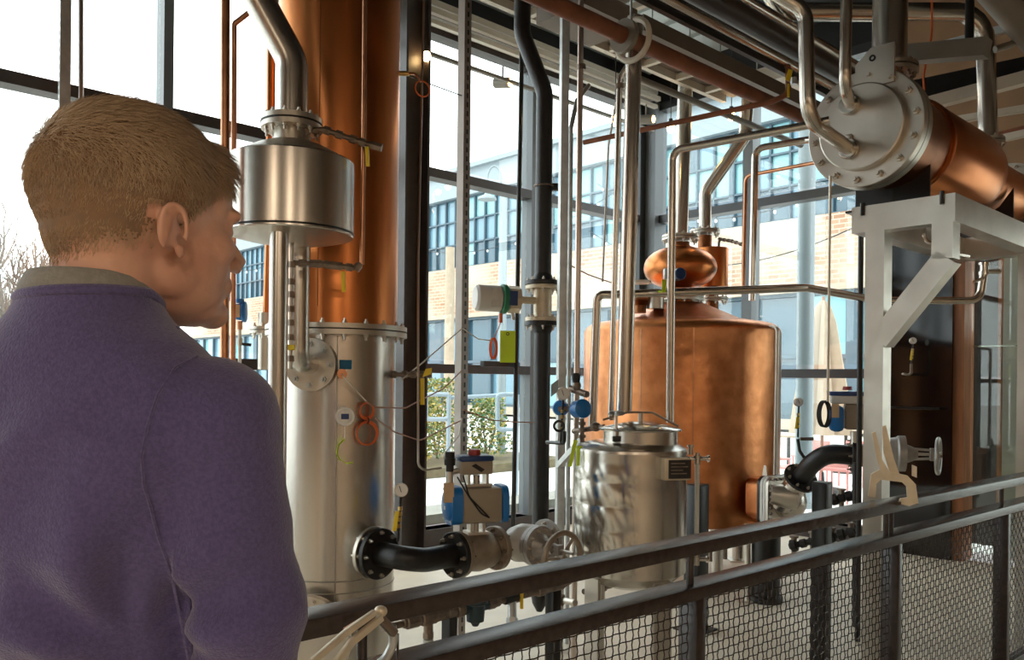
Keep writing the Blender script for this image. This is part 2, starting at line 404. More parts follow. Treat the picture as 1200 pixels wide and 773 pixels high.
# ---- black clad bay, timber jambs and the glass partition with a timber door behind
struct(MB().bar(w2(2.84, 1.42, 0), w2(3.50, 1.42, 0), .30, 2.84).build('wall_right_panel', 'gloss_black'))
struct(MB().box(w2(3.545, 1.42), (.09, .24, 2.84), W).build('trim_5', 'wood_brown'))
dr = empty_struct('door_1', w2(4.6, 0, -.9))
for t, ww in ((3.62, .12), (4.02, .13), (4.75, .13), (5.6, .13)):
    MB().box(w2(t, 1.4, -.9), (ww, .07, 2.8), W).build('stile', 'wood_brown', dr)
for zz, hh in ((.15, .3), (1.02, .16), (2.02, .14), (2.74, .12)):
    MB().bar(w2(3.62, zz, -.9), w2(5.6, zz, -.9), .06, hh).build('door_rail', 'wood_brown', dr)
for a, b in ((3.68, 3.96), (4.08, 4.69), (4.81, 5.54)):
    for z0, z1 in ((2.1, 2.68),):
        MB().box((w2(a, 0, -.9) + w2(b, 0, -.9)) / 2 + Z * (z0 + z1) / 2, (b - a, .008, z1 - z0), W).build('pane', 'window_glass', dr)
    MB().box((w2(a, 0, -.9) + w2(b, 0, -.9)) / 2 + Z * .62, (b - a, .03, .64), W).build('door_panel', 'wood_brown', dr)
    MB().box((w2(a, 0, -.9) + w2(b, 0, -.9)) / 2 + Z * 1.53, (b - a, .03, .86), W).build('door_panel', 'bronze_paint' if a < 3.8 else 'door_tan', dr)
MB().box(w2(4.12, 1.55, -.80), (.05, .12, .16), W, None, .01).build('door_lock', 'black_rubber', dr)
struct(MB().bar(w2(2.4, 1.42, -.93), w2(3.56, 1.42, -.93), .1, 2.84).build('wall_alcove', 'bronze_paint'))
wn = empty_struct('window_3', w2(4.6, 0, -.05))
for t0, t1 in ((3.60, 4.05), (4.06, 5.4), (5.41, 6.8)):
    MB().box((w2(t0, 0, -.05) + w2(t1, 0, -.05)) / 2 + Z * 1.42, (t1 - t0, .012, 2.7), W).build('pane', 'partition_glass', wn)
MB().bar(w2(3.6, 1.9, -.07), w2(6.8, 1.9, -.07), .02, .012).build('rail_bar', 'stainless_pipe', wn)
MB().bar(w2(3.6, 2.79, -.05), w2(R_END, 2.79, -.05), .12, .09).build('transom', 'bronze_paint', wn)
struct(MB().box(w2(3.86, 1.4, -.35), (.16, .16, 2.8), W).build('trim_6', 'silicone_white'))
tag(MB().box(w2(3.80, 2.43, -.52), (.17, .02, .26), W).build('warning_sign', 'red_sign'), 'small red sign hanging beside the timber framed door', 'sign')

# ================================================================== outdoors
OUT = MB(); OUT.prism([(-60, -40), (60, -40), (60, 90), (-60, 90)], (0, 0, -.12), (1, 0, 0), (0, 1, 0), .05)
gr = OUT.build('pavement', 'pavement'); struct(gr)
# --- the brick and glass building across the street
FB = P(497, 446, 42.8); FB.z = 0
def fp(t, z, off=0.0): return FB + W * t + U * (-off) + Z * z     # off: towards us
bd = thing('brick_building', 'long brick building with a ribbon of blue steel windows across the street', 'building', fp(0, 0))
mb = bpy.data.materials.new('brick_facade'); mb.use_nodes = True; t_ = mb.node_tree; M['brick_facade'] = mb
bs = t_.nodes['Principled BSDF']; bs.inputs['Roughness'].default_value = .85
tc = t_.nodes.new('ShaderNodeTexCoord'); mp = t_.nodes.new('ShaderNodeMapping'); mp.vector_type = 'POINT'
mp.inputs['Rotation'].default_value = (0, 0, -math.atan2(W.y, W.x)); t_.links.new(tc.outputs['Object'], mp.inputs[0])
sx = t_.nodes.new('ShaderNodeSeparateXYZ'); cx = t_.nodes.new('ShaderNodeCombineXYZ'); t_.links.new(mp.outputs[0], sx.inputs[0])
t_.links.new(sx.outputs[0], cx.inputs[0]); t_.links.new(sx.outputs[2], cx.inputs[1])
bk = t_.nodes.new('ShaderNodeTexBrick'); t_.links.new(cx.outputs[0], bk.inputs['Vector'])
bk.inputs['Color1'].default_value = (.30, .165, .10, 1); bk.inputs['Color2'].default_value = (.40, .27, .18, 1); bk.inputs['Mortar'].default_value = (.46, .38, .30, 1)
bk.inputs['Scale'].default_value = 1.0; bk.inputs['Brick Width'].default_value = .42; bk.inputs['Row Height'].default_value = .16; bk.inputs['Mortar Size'].default_value = .02
nz = t_.nodes.new('ShaderNodeTexNoise'); nz.inputs['Scale'].default_value = .35; t_.links.new(cx.outputs[0], nz.inputs['Vector'])
rp = t_.nodes.new('ShaderNodeValToRGB'); rp.color_ramp.elements[0].position = .4; rp.color_ramp.elements[1].position = .62; t_.links.new(nz.outputs['Fac'], rp.inputs[0])
mxr = t_.nodes.new('ShaderNodeMixRGB'); mxr.inputs['Color2'].default_value = (.46, .41, .33, 1); t_.links.new(rp.outputs[0], mxr.inputs['Fac']); t_.links.new(bk.outputs[0], mxr.inputs['Color1'])
t_.links.new(mxr.outputs[0], bs.inputs['Base Color'])
TL, TR = -30.0, 33.0
def fbox(name, mt, t0, t1, z0, z1, o0, o1, par=bd, **k):
    return MB().box((fp(t0, z0, o0) + fp(t1, z1, o1)) / 2, (t1 - t0, abs(o1 - o0), z1 - z0), W).build(name, mt, par, **k)
fbox('brick_wall', 'brick_facade', TL, TR, 4.72, 7.1, -2, 0)
fbox('core', 'steel_frame', TL, TR, 0, 10.6, -8, -.6)
fbox('parapet', 'parapet', TL, TR, 10.55, 11.75, -2, .15)
fbox('cornice', 'parapet', TL, TR, 11.75, 11.95, -2, .4)
fbox('plinth', 'limestone', TL, TR, 0, .35, -2, .05)
fbox('string_course', 'limestone', TL, TR, 4.6, 4.78, -.5, .1)
rnd = random.Random(3)
def shared(name, me, mt, loc, par):
    o = bpy.data.objects.new(name, me); COL.objects.link(o); o.parent = par; o.location = V(loc) - ORG[par.name]; return o
def pane_mesh(wd, ht, mt, th=.04):
    m = MB().box((0, 0, 0), (wd, th, ht), W); me = bpy.data.meshes.new('pane'); me.from_pydata(m.v, [], m.f); me.materials.append(M[mt]); return me
NC = 84; cw = (TR - TL) / NC
rows = [(7.15, 8.25, 'd'), (8.30, 9.40, 'u'), (9.45, 10.5, 'u')]
pm = {}
for r, (z0, z1, kd) in enumerate(rows):
    for mt in ('facade_pane', 'facade_pane_dark', 'facade_pane_teal'):
        pm[r, mt] = pane_mesh(cw - .09, z1 - z0 - .02, mt)
for c in range(NC):
    tcn = TL + cw * (c + .5)
    for r, (z0, z1, kd) in enumerate(rows):
        blk = (c // 6 + r) % 5
        mt = 'facade_pane_dark' if (kd == 'd' and rnd.random() < .7) or rnd.random() < .06 else ('facade_pane_teal' if (c > 42 and rnd.random() < .42 + .3 * (blk == 2)) else 'facade_pane')
        shared('pane', pm[r, mt], mt, fp(tcn, (z0 + z1) / 2, -.25), bd)
fr_ = MB()
for c in range(NC + 1):
    tcn = TL + cw * c; fr_.box(fp(tcn, 8.85, -.16), (.22 if c % 8 == 0 else .07, .12, 3.5), W)
for z in (7.12, 8.27, 9.42, 10.52): fr_.bar(fp(TL, z, -.16), fp(TR, z, -.16), .12, .07)
fr_.build('window_frame', 'steel_frame', bd)
NS = 36; sw = (TR - TL) / NS; sm = {k: pane_mesh(sw - .14, 1.95, k) for k in ('facade_pane', 'facade_pane_dark', 'facade_pane_teal')}
for c in range(NS):
    for z in (1.4, 3.5):
        mt = rnd.choice(['facade_pane_dark', 'facade_pane', 'facade_pane_dark', 'facade_pane_teal'])
        shared('shop_pane', sm[mt], mt, fp(TL + sw * (c + .5), z, -.3), bd)
fr_ = MB()
for c in range(NS + 1): fr_.box(fp(TL + sw * c, 2.5, -.2), (.5 if c % 6 == 0 else .13, .2, 4.4), W)
for z in (.4, 2.45, 4.55): fr_.bar(fp(TL, z, -.2), fp(TR, z, -.2), .2, .13)
fr_.build('shop_frame', 'steel_frame', bd)
# --- pale canopy column outside the right-hand glass
cc = P(943, 446, 10.4); cc.z = 0
co = thing('canopy_column', 'pale blue grey canopy column standing outside the right glass wall', 'column', cc)
MB().cyl(cc, cc + Z * 6.5, .105, n=28).build('shaft', 'pole_grey', co)
MB().ring(cc + Z * .03, Z, .1, .17, .06).build('base_plate', 'pole_grey', co)
# --- street lamp with a hooked arm
sl = P(588, 446, 17); sl.z = .06
st = thing('street_lamp', 'pale street lamp with a hooked arm and bell shade', 'lamp post', sl)
top = P(587, 214, 17); tip = P(571, 226, 17)
MB().cyl(sl, V((sl.x, sl.y, top.z - .05)), .095, .075, n=20).build('pole', 'pole_grey', st)
ar = [V((top.x, top.y, top.z - .1)), top + Z * .05]
for k in range(9):
    a = PI * k / 8; ar.append(V((top.x, top.y, top.z + .08)) * .5 + V((tip.x, tip.y, top.z + .08)) * .5 + V(((top.x - tip.x) / 2 * math.cos(a), 0, .26 * math.sin(a))))
ar.append(tip)
MB().tube(ar, .022, 8).build('arm', 'pole_grey', st)
MB().lathe(tip - Z * .14, Z, [(0, .20), (.05, .18), (.10, .07), (.16, .035)], 24).build('shade', 'pole_grey', st)
sp = P(526, 446, 20); sp.z = -.09
tag(MB().cyl(sp, V((sp.x, sp.y, P(526, 290, 20).z)), .13, .11, n=20).build('sign_post', 'canvas'), 'plain pale post standing on the pavement before the brick building', 'post')
# --- grey blue loop handrail outside
def loop_rail(px0, px1, y0, y1, d, label):
    a, b = P(px0, y0, d), P(px1, y0, d); c, e = P(px1, y1, d), P(px0, y1, d)
    t = thing('loop_handrail', label, 'handrail', V((b.x, b.y, -.09)))
    MB().tube(fillet([b, a, e, c, b + Z * -.02], .06), .032, 10).build('loop', 'blue_grey_paint', t)
    MB().cyl(V((b.x, b.y, -.09)), b, .032, n=10).build('post', 'blue_grey_paint', t)
loop_rail(499, 526, 462, 491, 11.6, 'looped blue grey handrail end outside, beside the black steel column')
loop_rail(583, 606, 462, 503, 11.6, 'looped blue grey handrail end outside, beside the window mullion')
tag(MB().cyl(P(526, 466, 11.65), P(583, 463, 11.65), .028, n=10).build('handrail_bar', 'blue_grey_paint'), 'straight blue grey handrail bar between the two loops outside', 'handrail')
# --- kerb ledge and paving outside the left glass
tag(MB().bar(w1(-8, .05, -.55), w1(2.4, .05, -.55), .5, .34).build('stone_ledge', 'concrete_ledge'), 'low concrete ledge running outside along the left glass wall', 'ledge')
tag(MB().bar(w1(-8, -.02, -6.1), w1(6, -.02, -6.1), 2.6, .16).build('planting_bed', 'grass'), 'raised mulched planting bed beyond the pavement', 'planting bed')
# --- shrubs
def shrub(p, h, rad, n, seed, label, grp, mats=('leaf_green', 'leaf_yellow', 'leaf_dark'), wts=(.5, .3, .2)):
    rr = random.Random(seed); t = thing('shrub', label, 'shrub', p, grp); acc = {k: MB() for k in mats}
    for i in range(n):
        a = rr.random() * 2 * PI; q = math.sqrt(rr.random()); zz = rr.random() ** .8
        c = V((math.cos(a) * q * rad * (1 - .4 * zz), math.sin(a) * q * rad * (1 - .4 * zz), .05 + zz * h)) + p
        k = rr.choices(mats, wts)[0]; L = rr.uniform(.035, .08); wd = L * .4
        dr_ = V((rr.uniform(-1, 1), rr.uniform(-1, 1), rr.uniform(-.2, 1.2))).normalized(); sdv = dr_.cross(V((rr.uniform(-1, 1), rr.uniform(-1, 1), rr.uniform(-1, 1)))).normalized()
        acc[k]._add([c, c + dr_ * L * .5 + sdv * wd, c + dr_ * L, c + dr_ * L * .5 - sdv * wd], [(0, 1, 2, 3)])
    st_ = MB()
    for i in range(7):
        a = rr.random() * 2 * PI; st_.tube([p, p + V((math.cos(a) * rad * .3, math.sin(a) * rad * .3, h * .5)), p + V((math.cos(a) * rad * .6, math.sin(a) * rad * .6, h * .95))], [.012, .009, .004], 5)
    st_.build('stem', 'bark', t)
    for k in mats:
        if acc[k].v: acc[k].build('foliage', k, t, kind='stuff', smooth=0)
LB = ['tall yellow green shrub with loose leaves in the planting bed outside', 'broad green shrub with yellow tips in the planting bed outside']
for i in range(13):
    s_ = -5.0 + i * .8; p = w1(s_, .06, -5.7 - .55 * (i % 2))
    shrub(p, (1.25 if i % 2 else 1.1) + .1 * (i % 3), .50, 1700, 20 + i, 'leafy green and yellow shrub in the planting bed outside the glass', 'shrubs in the planting bed', wts=(.45, .38, .17))
gt = P(612, 600, 9.6); gt.z = .1
shrub(V((w1(-.05, .2, -.6))), .16, .16, 160, 77, 'small bright green tuft growing on the concrete ledge', None, ('leaf_green', 'leaf_yellow'), (.9, .1))
# --- bare trees
def bare_tree(p, h, seed, label):
    rr = random.Random(seed); t = thing('bare_tree', label, 'tree', p); tr = MB(); br = MB()
    def grow(a, d, L, r, lev):
        m = a + d * L * .5 + V((rr.uniform(-1, 1), rr.uniform(-1, 1), 0)) * L * .06; e = a + d * L
        (tr if lev < 1 else br).tube([a, m, e], [r, r * .85, r * .68], 7 if lev < 2 else (5 if lev < 3 else 3), caps=False)
        if lev >= 5: return
        for k in range(3 if lev < 4 else 2):
            nd = (d + V((rr.uniform(-1, 1), rr.uniform(-1, 1), rr.uniform(-.35, .75))) * .72).normalized()
            grow(a + d * L * rr.uniform(.45, 1.0), nd, L * rr.uniform(.58, .82), r * .56, lev + 1)
        grow(e, (d + V((rr.uniform(-.3, .3), rr.uniform(-.3, .3), .1))).normalized(), L * .78, r * .66, lev + 1)
    grow(p, V((rr.uniform(-.12, .12), 0, 1)).normalized(), h * .30, h * .02, 0)
    tr.build('trunk', 'bark', t); br.build('branch', 'bark', t, kind='stuff', smooth=0)
for px, d, h, sd_, lb in ((22, 19, 6.0, 5, 'tall bare tree with a forked crown beyond the glass'), (-60, 24, 7.5, 8, 'bare wide-crowned tree farther off beyond the tall forked one'), (75, 30, 6.5, 12, 'distant bare tree seen behind the head of the visitor')):
    p = P(px, 446, d); p.z = -.1; bare_tree(p, h, sd_, lb)
# --- closed patio umbrella, table, chairs outside the right glass
pu = P(964, 446, 12.6); pu.z = -.09
um = thing('patio_umbrella', 'closed beige canvas patio umbrella outside the right glass wall', 'umbrella', pu)
zt, zb = P(964, 352, 12.6).z, P(964, 508, 12.6).z
cv = MB(); n = 28; vs = []
prof = [(zt, .03), (zt - .1, .10), (zt - .35, .17), (zt - .9, .25), (zt - 1.5, .34), (zb, .40)]
for (zz, rr_) in prof:
    for k in range(n): a = 2 * PI * k / n; q = rr_ * (1 + .22 * math.cos(7 * a)); vs.append(V((pu.x + q * math.cos(a), pu.y + q * math.sin(a), zz)))
fs = [(i * n + k, i * n + (k + 1) % n, (i + 1) * n + (k + 1) % n, (i + 1) * n + k) for i in range(len(prof) - 1) for k in range(n)]
cv._add(vs, fs + [tuple(range(n))]); cv.build('canopy', 'canvas', um)
MB().cyl(pu, V((pu.x, pu.y, zt + .06)), .024, n=12).build('pole', 'wood_brown', um)
MB().lathe(pu, Z, [(0, .28), (.06, .28), (.1, .05), (.3, .035)]).build('base', 'black_iron', um)
def patio_chair(p, rz):
    t = thing('patio_chair', 'pink metal patio chair outside the right glass wall', 'chair', p, 'pink patio chairs'); c, s = math.cos(rz), math.sin(rz)
    a = V((c, s, 0)); b = V((-s, c, 0))
    MB().box(p + Z * .45, (.44, .44, .03), a, b, .01).build('seat', 'pink_plastic', t)
    MB().box(p + Z * .60 - a * .21, (.03, .44, .22), a, b, .01).build('backrest', 'pink_plastic', t)
    for i in (-1, 1):
        for j in (-1, 1): MB().cyl(p + a * .19 * i + b * .19 * j, p + a * .19 * i + b * .19 * j + Z * .45, .014, n=8).build('leg', 'pink_plastic', t)
for px, d, rz in ((905, 13.2, .4), (930, 11.8, 2.2), (950, 13.6, 3.4), (985, 11.6, .8), (1003, 13.4, 4.0)):
    p = P(px, 446, d); p.z = -.09; patio_chair(p, rz)
for px, d, lb in ((925, 14.2, 'round patio table under the edge of the closed umbrella'), (992, 15.4, 'round patio table farther along the terrace')):
    p = P(px, 446, d); p.z = -.09; t = thing('patio_table', lb, 'table', p)
    MB().lathe(p + Z * .74, Z, [(0, .42), (.03, .42)], 28).build('tabletop', 'canvas', t)
    MB().lathe(p, Z, [(0, .25), (.03, .24), (.05, .03), (.74, .03)], 20).build('pedestal', 'black_iron', t)
# --- festoon lights strung before the building
def festoon(a, b, sag, n, label):
    t = thing('festoon_lights', label, 'string lights', (a + b) / 2); cb = []; bl = MB()
    for k in range(n + 1):
        f = k / n; q = a.lerp(b, f) - Z * sag * 4 * f * (1 - f); cb.append(q)
        if k % 2: bl.ell(q - Z * .06, .034, .034, .042, n=8, m=6)
    MB().tube(cb, .012, 5).build('cable', 'black_rubber', t); bl.build('bulb', 'dial_white', t, kind='stuff')
festoon(P(480, 290, 30), P(735, 215, 22), .8, 30, 'string of small round bulbs hung before the left end of the windows')
festoon(P(700, 215, 24), P(1010, 205, 15), .9, 30, 'string of small round bulbs hung highest across the blue windows')
festoon(P(690, 270, 24), P(1010, 262, 15), .9, 30, 'string of small round bulbs hung lowest across the blue windows')
festoon(P(262, 312, 30), P(330, 300, 28), .3, 12, 'short string of bulbs seen beneath the stainless drum')
# ================================================================== guard rail between visitor and plant
RA = math.radians(41.3); RU = V((math.cos(RA), math.sin(RA), 0)); RP = V((RU.y, -RU.x, 0))   # RP: towards the visitor
R0 = P(800, 627.5, 2.595); R0.z = 0; R0 += RP * .046
def rq(px): return (along(R0, RU, px) - R0).dot(RU)
def rp_(q, z, off=0): return R0 + RU * q + RP * off + Z * z
QL, QR = -2.6, 6.8
gr_ = thing('guard_railing', 'dark brown steel guard railing with crimped wire mesh infill', 'railing', R0)
MB().bar(rp_(QL, 1.07 - .021), rp_(QR, 1.07 - .020), .092, .040, bev=.003).build('top_rail', 'rail_paint', gr_)
MB().bar(rp_(QL, .934 - .022), rp_(QR, .934 - .020), .092, .040, bev=.003).build('mid_rail', 'rail_paint', gr_)
MB().bar(rp_(QL, .09), rp_(QR, .09), .05, .035, bev=.003).build('bottom_rail', 'rail_paint', gr_)
PQ = [rq(814) - 1.16, rq(814), rq(1047), rq(1176), rq(1176) + 1.16, rq(1176) + 2.32, rq(1176) + 3.48]
for q in PQ:
    MB().box(rp_(q, .458), (.047, .07, .916), RU, None, .003).build('post', 'rail_paint', gr_)
    MB().cyl(rp_(q - .012, .93), rp_(q - .012, 1.04), .0115, n=12).build('spacer', 'rail_paint', gr_)
    if abs(q - PQ[2]) < .01: MB().cyl(rp_(q - .055, .93), rp_(q - .055, 1.04), .0115, n=12).build('spacer', 'rail_paint', gr_)
def mesh_panel(q0, q1, z0, z1):
    m = MB(); sp = .0285; r = .0020; nq = int((q1 - q0) / sp); nz = int((z1 - z0) / sp)
    for i in range(nq + 1):
        q = q0 + (q1 - q0) * (i / nq); pts = [rp_(q, z0 + (z1 - z0) * k / (nz * 2), .0028 * math.sin(PI * k / 2 + PI * (i % 2)) if k % 2 else 0) for k in range(nz * 2 + 1)]
        m.tube(pts, r, 4, caps=False)
    for j in range(nz + 1):
        z = z0 + (z1 - z0) * (j / nz); pts = [rp_(q0 + (q1 - q0) * k / (nq * 2), z, .0028 * math.sin(PI * k / 2 + PI * (j % 2) + PI) if k % 2 else 0) for k in range(nq * 2 + 1)]
        m.tube(pts, r, 4, caps=False)
    m.build('wire_mesh', 'rail_paint', gr_, kind='stuff', smooth=0)
for a, b in zip([QL] + PQ, PQ + [QR]): mesh_panel(a + .024, b - .024, .11, .90)

def polypx(pts, cx, cy, d): k = d / F; return [((x - cx) * k, (cy - y) * k) for x, y in pts]
# locking C-clamp hung on the top rail
def locking_clamp(label, cx, cy, d, ax, sc=1.0, lean=0.0):
    o = P(cx, cy, d); t = thing('locking_clamp', label, 'clamp', o); ax = V(ax).normalized(); ay = Z
    if lean: rot = Matrix.Rotation(lean, 3, ax.cross(Z)); ax2 = rot @ ax; ay = rot @ Z; ax = ax2
    def pp(l): return [(x * sc, y * sc) for x, y in polypx(l, 1045, 565, 3.35)]
    MB().prism(pp([(1019, 583), (1022, 556), (1031, 550), (1062, 556), (1071, 566), (1074, 588), (1064, 592), (1053, 590), (1054, 584), (1062, 582), (1061, 569), (1056, 564), (1033, 562), (1028, 567), (1027, 584)]), o, ax, ay, .016).build('jaw_frame', 'clamp_steel', t)
    MB().prism(pp([(1034, 556), (1042, 552), (1034, 538), (1026, 504), (1022, 506), (1028, 538)]), o + ax.cross(ay) * .010, ax, ay, .012).build('release_lever', 'clamp_steel', t)
    MB().prism(pp([(1045, 560), (1056, 562), (1047, 536), (1038, 497), (1034, 498), (1036, 530)]), o - ax.cross(ay) * .008, ax, ay, .018).build('handle', 'clamp_steel', t)
    MB().prism(pp([(1067, 556), (1072, 558), (1072, 545), (1067, 543)]), o, ax, ay, .014).build('pad', 'stainless_mill', t)
    m = MB()
    for (x, y) in ((1038, 554), (1050, 559)):
        q = pp([(x, y)])[0]; c = o + ax * q[0] + ay * q[1]; nn = ax.cross(ay); m.cyl(c - nn * .018, c + nn * .018, .004, n=8)
    m.build('rivet', 'stainless_mill', t)
    return t
locking_clamp('cream steel locking C-clamp gripping the top rail above a post', 1045, 565, along(rp_(0, 0), RU, 1047).y - .03, V((.95, -.30, 0)))
# second clamp near the visitor, handles towards the lower left
c2 = thing('locking_clamp', 'large locking clamp with long pale handles hung under the top rail by the visitor', 'clamp', P(440, 725, 1.86))
def pl(l, d): return [P(x, y, dd) for x, y, dd in l]
for (pts, wd, mt, nm) in (([(366, 775, 1.56), (404, 742, 1.62), (438, 718, 1.68)], .011, 'clamp_steel', 'handle'), ([(384, 790, 1.58), (412, 752, 1.63), (446, 724, 1.69)], .012, 'clamp_steel', 'handle')):
    q = pl(pts, 0); m = MB()
    for a, b in zip(q[:-1], q[1:]): m.bar(a, b + (b - a) * .04, wd, wd * 1.2, bev=.002)
    m.build(nm, mt, c2)
MB().bar(P(404, 739, 1.64), P(438, 718, 1.70), .012, .010, bev=.002).build('lever', 'copper_dark', c2)
MB().ell(P(446, 716, 1.71), .014, .012, .012).build('adjusting_screw', 'clamp_steel', c2)
MB().bar(P(444, 722, 1.71), P(462, 742, 1.74), .018, .018, bev=.003).build('jaw', 'malleable', c2)
arc = [P(459, 733, 1.74), P(462, 752, 1.75), P(452, 772, 1.75), P(430, 788, 1.74)]
MB().tube(fillet(arc, .05), .010, 10).build('jaw_frame', 'galvanized', c2)
MB().tube([P(466, 742, 1.77), P(466, 772, 1.77)], .003, 8).build('pin', 'rail_paint', c2)

# ================================================================== column still
def flange(par, c, ax, r, th, nb, mt, br=.009, gap=0, name='flange', bm='stainless_mill', n=36):
    c = V(c); a = V(ax).normalized(); m = MB()
    if gap: m.lathe(c - a * (th + gap / 2), a, [(0, r), (th, r)], n); m.lathe(c + a * gap / 2, a, [(0, r), (th, r)], n); tot = th * 2 + gap
    else: m.lathe(c - a * th / 2, a, [(0, r - .002), (.002, r), (th - .002, r), (th, r - .002)], n); tot = th
    o = m.build(name, mt, par)
    MB().bolts(c + a * tot / 2, a, r - br * 1.9, nb, br, br * .9, two=tot).build('bolt_ring', bm, o, kind='stuff', smooth=20)
    return o
CS = P(396, 300, 4.0); CS.z = 0; RC = .287
cs = thing('column_still', 'tall column still, copper above and stainless steel below', 'still', CS)
zf = P(396, 389, 4.0).z
MB().lathe(CS + Z * (zf + .02), Z, [(0, RC), (2.6, RC)], 64).build('copper_shell', 'copper', cs)
MB().lathe(CS, Z, [(.12, RC - .02), (.14, RC - .004), (zf - .02, RC - .004)], 64).build('steel_shell', 'stainless', cs)
MB().lathe(CS, Z, [(0, RC + .03), (.02, RC + .03), (.02, RC - .03), (.12, RC - .03)], 48).build('skirt', 'stainless_mill', cs)
flange(cs, CS + Z * zf, Z, .335, .022, 20, 'stainless_mill', .011, gap=.006, name='body_flange', n=64)
sm_ = MB(); zz = P(396, 680, 3.75).z
for z_ in (zz, zz - .055, .45): sm_.torus(CS + Z * z_, Z, RC - .004, .003, 64, 6)
sm_.build('weld_seam', 'weld', cs)
dv = V((.22, -1, 0)).normalized()
MB().bar(CS + dv * (RC - .003) + Z * .15, CS + dv * (RC - .003) + Z * (zf - .03), .006, .004, up=dv).build('weld_seam', 'weld', cs)
dv = V((-.10, -1, 0)).normalized()
MB().bar(CS + dv * (RC + .000) + Z * (zf + .1), CS + dv * RC + Z * 5, .004, .004, up=dv).build('copper_seam', 'copper_dark', cs)
# lower manway on the side facing the rail
ma = V((-.12, -1, 0)).normalized(); mc = CS + Z * P(385, 745, 3.7).z
MB().cyl(mc + ma * .2, mc + ma * .36, .14, n=40).build('manway_neck', 'stainless_mill', cs)
flange(cs, mc + ma * .37, ma, .20, .018, 14, 'stainless_mill', .010, gap=.004, name='manway_flange', n=44)
MB().ring(mc + ma * .372, ma, .11, .168, .03, 40).build('gasket', 'black_rubber', cs)
# inlet nozzle flange at the reflux elbow
na = V((-.13, -1, 0)).normalized(); nc = P(365, 427, 3.70)
MB().cyl(V((CS.x, CS.y, nc.z)) + na * .2, nc - na * .0, .06, n=28).build('nozzle', 'stainless_mill', cs)
flange(cs, nc, na, .118, .016, 8, 'stainless_mill', .014, gap=.003, name='nozzle_flange', n=40, bm='galvanized')
# nozzle to the valve train, low on the right
bx_ = V((.80, -.6, 0)).normalized(); bc = P(442, 648, 3.70)
nq = bc - bx_ * .02
MB().cyl(V((CS.x, CS.y, bc.z)) + bx_ * .2, nq, .068, n=28).build('nozzle', 'stainless_mill', cs)
flange(cs, nq - bx_ * .004, bx_, .118, .02, 8, 'stainless_mill', .009, name='nozzle_flange')
# sensor stub, blue tape, thermometer
ds = V((.05, -1, 0)).normalized()
def oncol(px, py, r=RC):     # point of the still's skin seen at (px, py)
    k = (px - 600) / F
    # solve |(k*y, y) - CS| = r, nearer root
    a_ = 1 + k * k; b_ = -2 * (k * CS.x + CS.y); c_ = CS.x ** 2 + CS.y ** 2 - r * r
    y = (-b_ - math.sqrt(max(0, b_ * b_ - 4 * a_ * c_))) / (2 * a_); q = P(px, py, y); nrm = V((q.x - CS.x, q.y - CS.y, 0)).normalized(); return q, nrm
q, nn = oncol(400, 438)
MB().cyl(q - nn * .02, q + nn * .05, .022, n=16).build('sensor_stub', 'copper_pipe', cs)
q, nn = oncol(405, 427)
MB().box(q + nn * .001, (.056, .002, .042), nn.cross(Z), nn).build('tape', 'blue_tape', cs)
q, nn = oncol(402, 487)
th_ = MB().cyl(q, q + nn * .05, .012, n=12).build('thermometer', 'stainless_mill', cs)
nf = V((.25, -1, .05)).normalized(); qf = q + nn * .07
MB().lathe(qf - nf * .02, nf, [(0, .040), (.03, .042), (.034, .042)], 28).build('bezel', 'dial_white', th_)
MB().lathe(qf + nf * .0145, nf, [(0, .033), (.002, .033)], 28).build('dial', 'galvanized', th_)
MB().box(qf + nf * .018, (.034, .003, .024), nf.cross(Z), None).build('display', 'blue_dark', th_)
tg = thing('paper_tag', 'curled lime green tag hanging under the thermometer of the still', 'tag', qf - Z * .12)
MB().tube([qf - Z * .04 + nf * .0, qf - Z * .10], .002, 6).build('string', 'white_cable', tg)
pts = [qf + V((.0, 0, -.10)), qf + V((-.025, -.01, -.125)), qf + V((-.03, -.02, -.16)), qf + V((-.015, -.02, -.19)), qf + V((.015, -.02, -.205)), qf + V((.04, -.01, -.202))]
m = MB(); 
for a, b in zip(pts[:-1], pts[1:]): m.bar(a, b, .003, .022, up=V((0, -1, .2)))
m.build('strip', 'lime_plastic', tg)
# figure-eight coil of orange cable
q, nn = oncol(428, 492); hh = nn.cross(Z).normalized()
cc_ = thing('cable_coil', 'orange sensor cable coiled in a figure of eight on the still', 'cable', q)
m = MB()
for k in range(3):
    c0 = q + nn * (.015 + .004 * k); m.torus(c0 + Z * (.040 + .003 * k) + hh * .003 * k, nn, .037 - .002 * k, .0034, 28, 6); m.torus(c0 - Z * (.062 - .002 * k), nn, .050 + .002 * k, .0034, 32, 6)
m.build('loop', 'orange_cable', cc_)
MB().torus(q + nn * .022, hh, .012, .003, 14, 6).build('tie', 'black_rubber', cc_)
q2, n2 = oncol(400, 438)
pipe('lead', '', '', [q2 + n2 * .05, q2 + n2 * .08 - Z * .01, q + nn * .03 + Z * .075], .003, 'white_cable', parent=cc_, n=6)

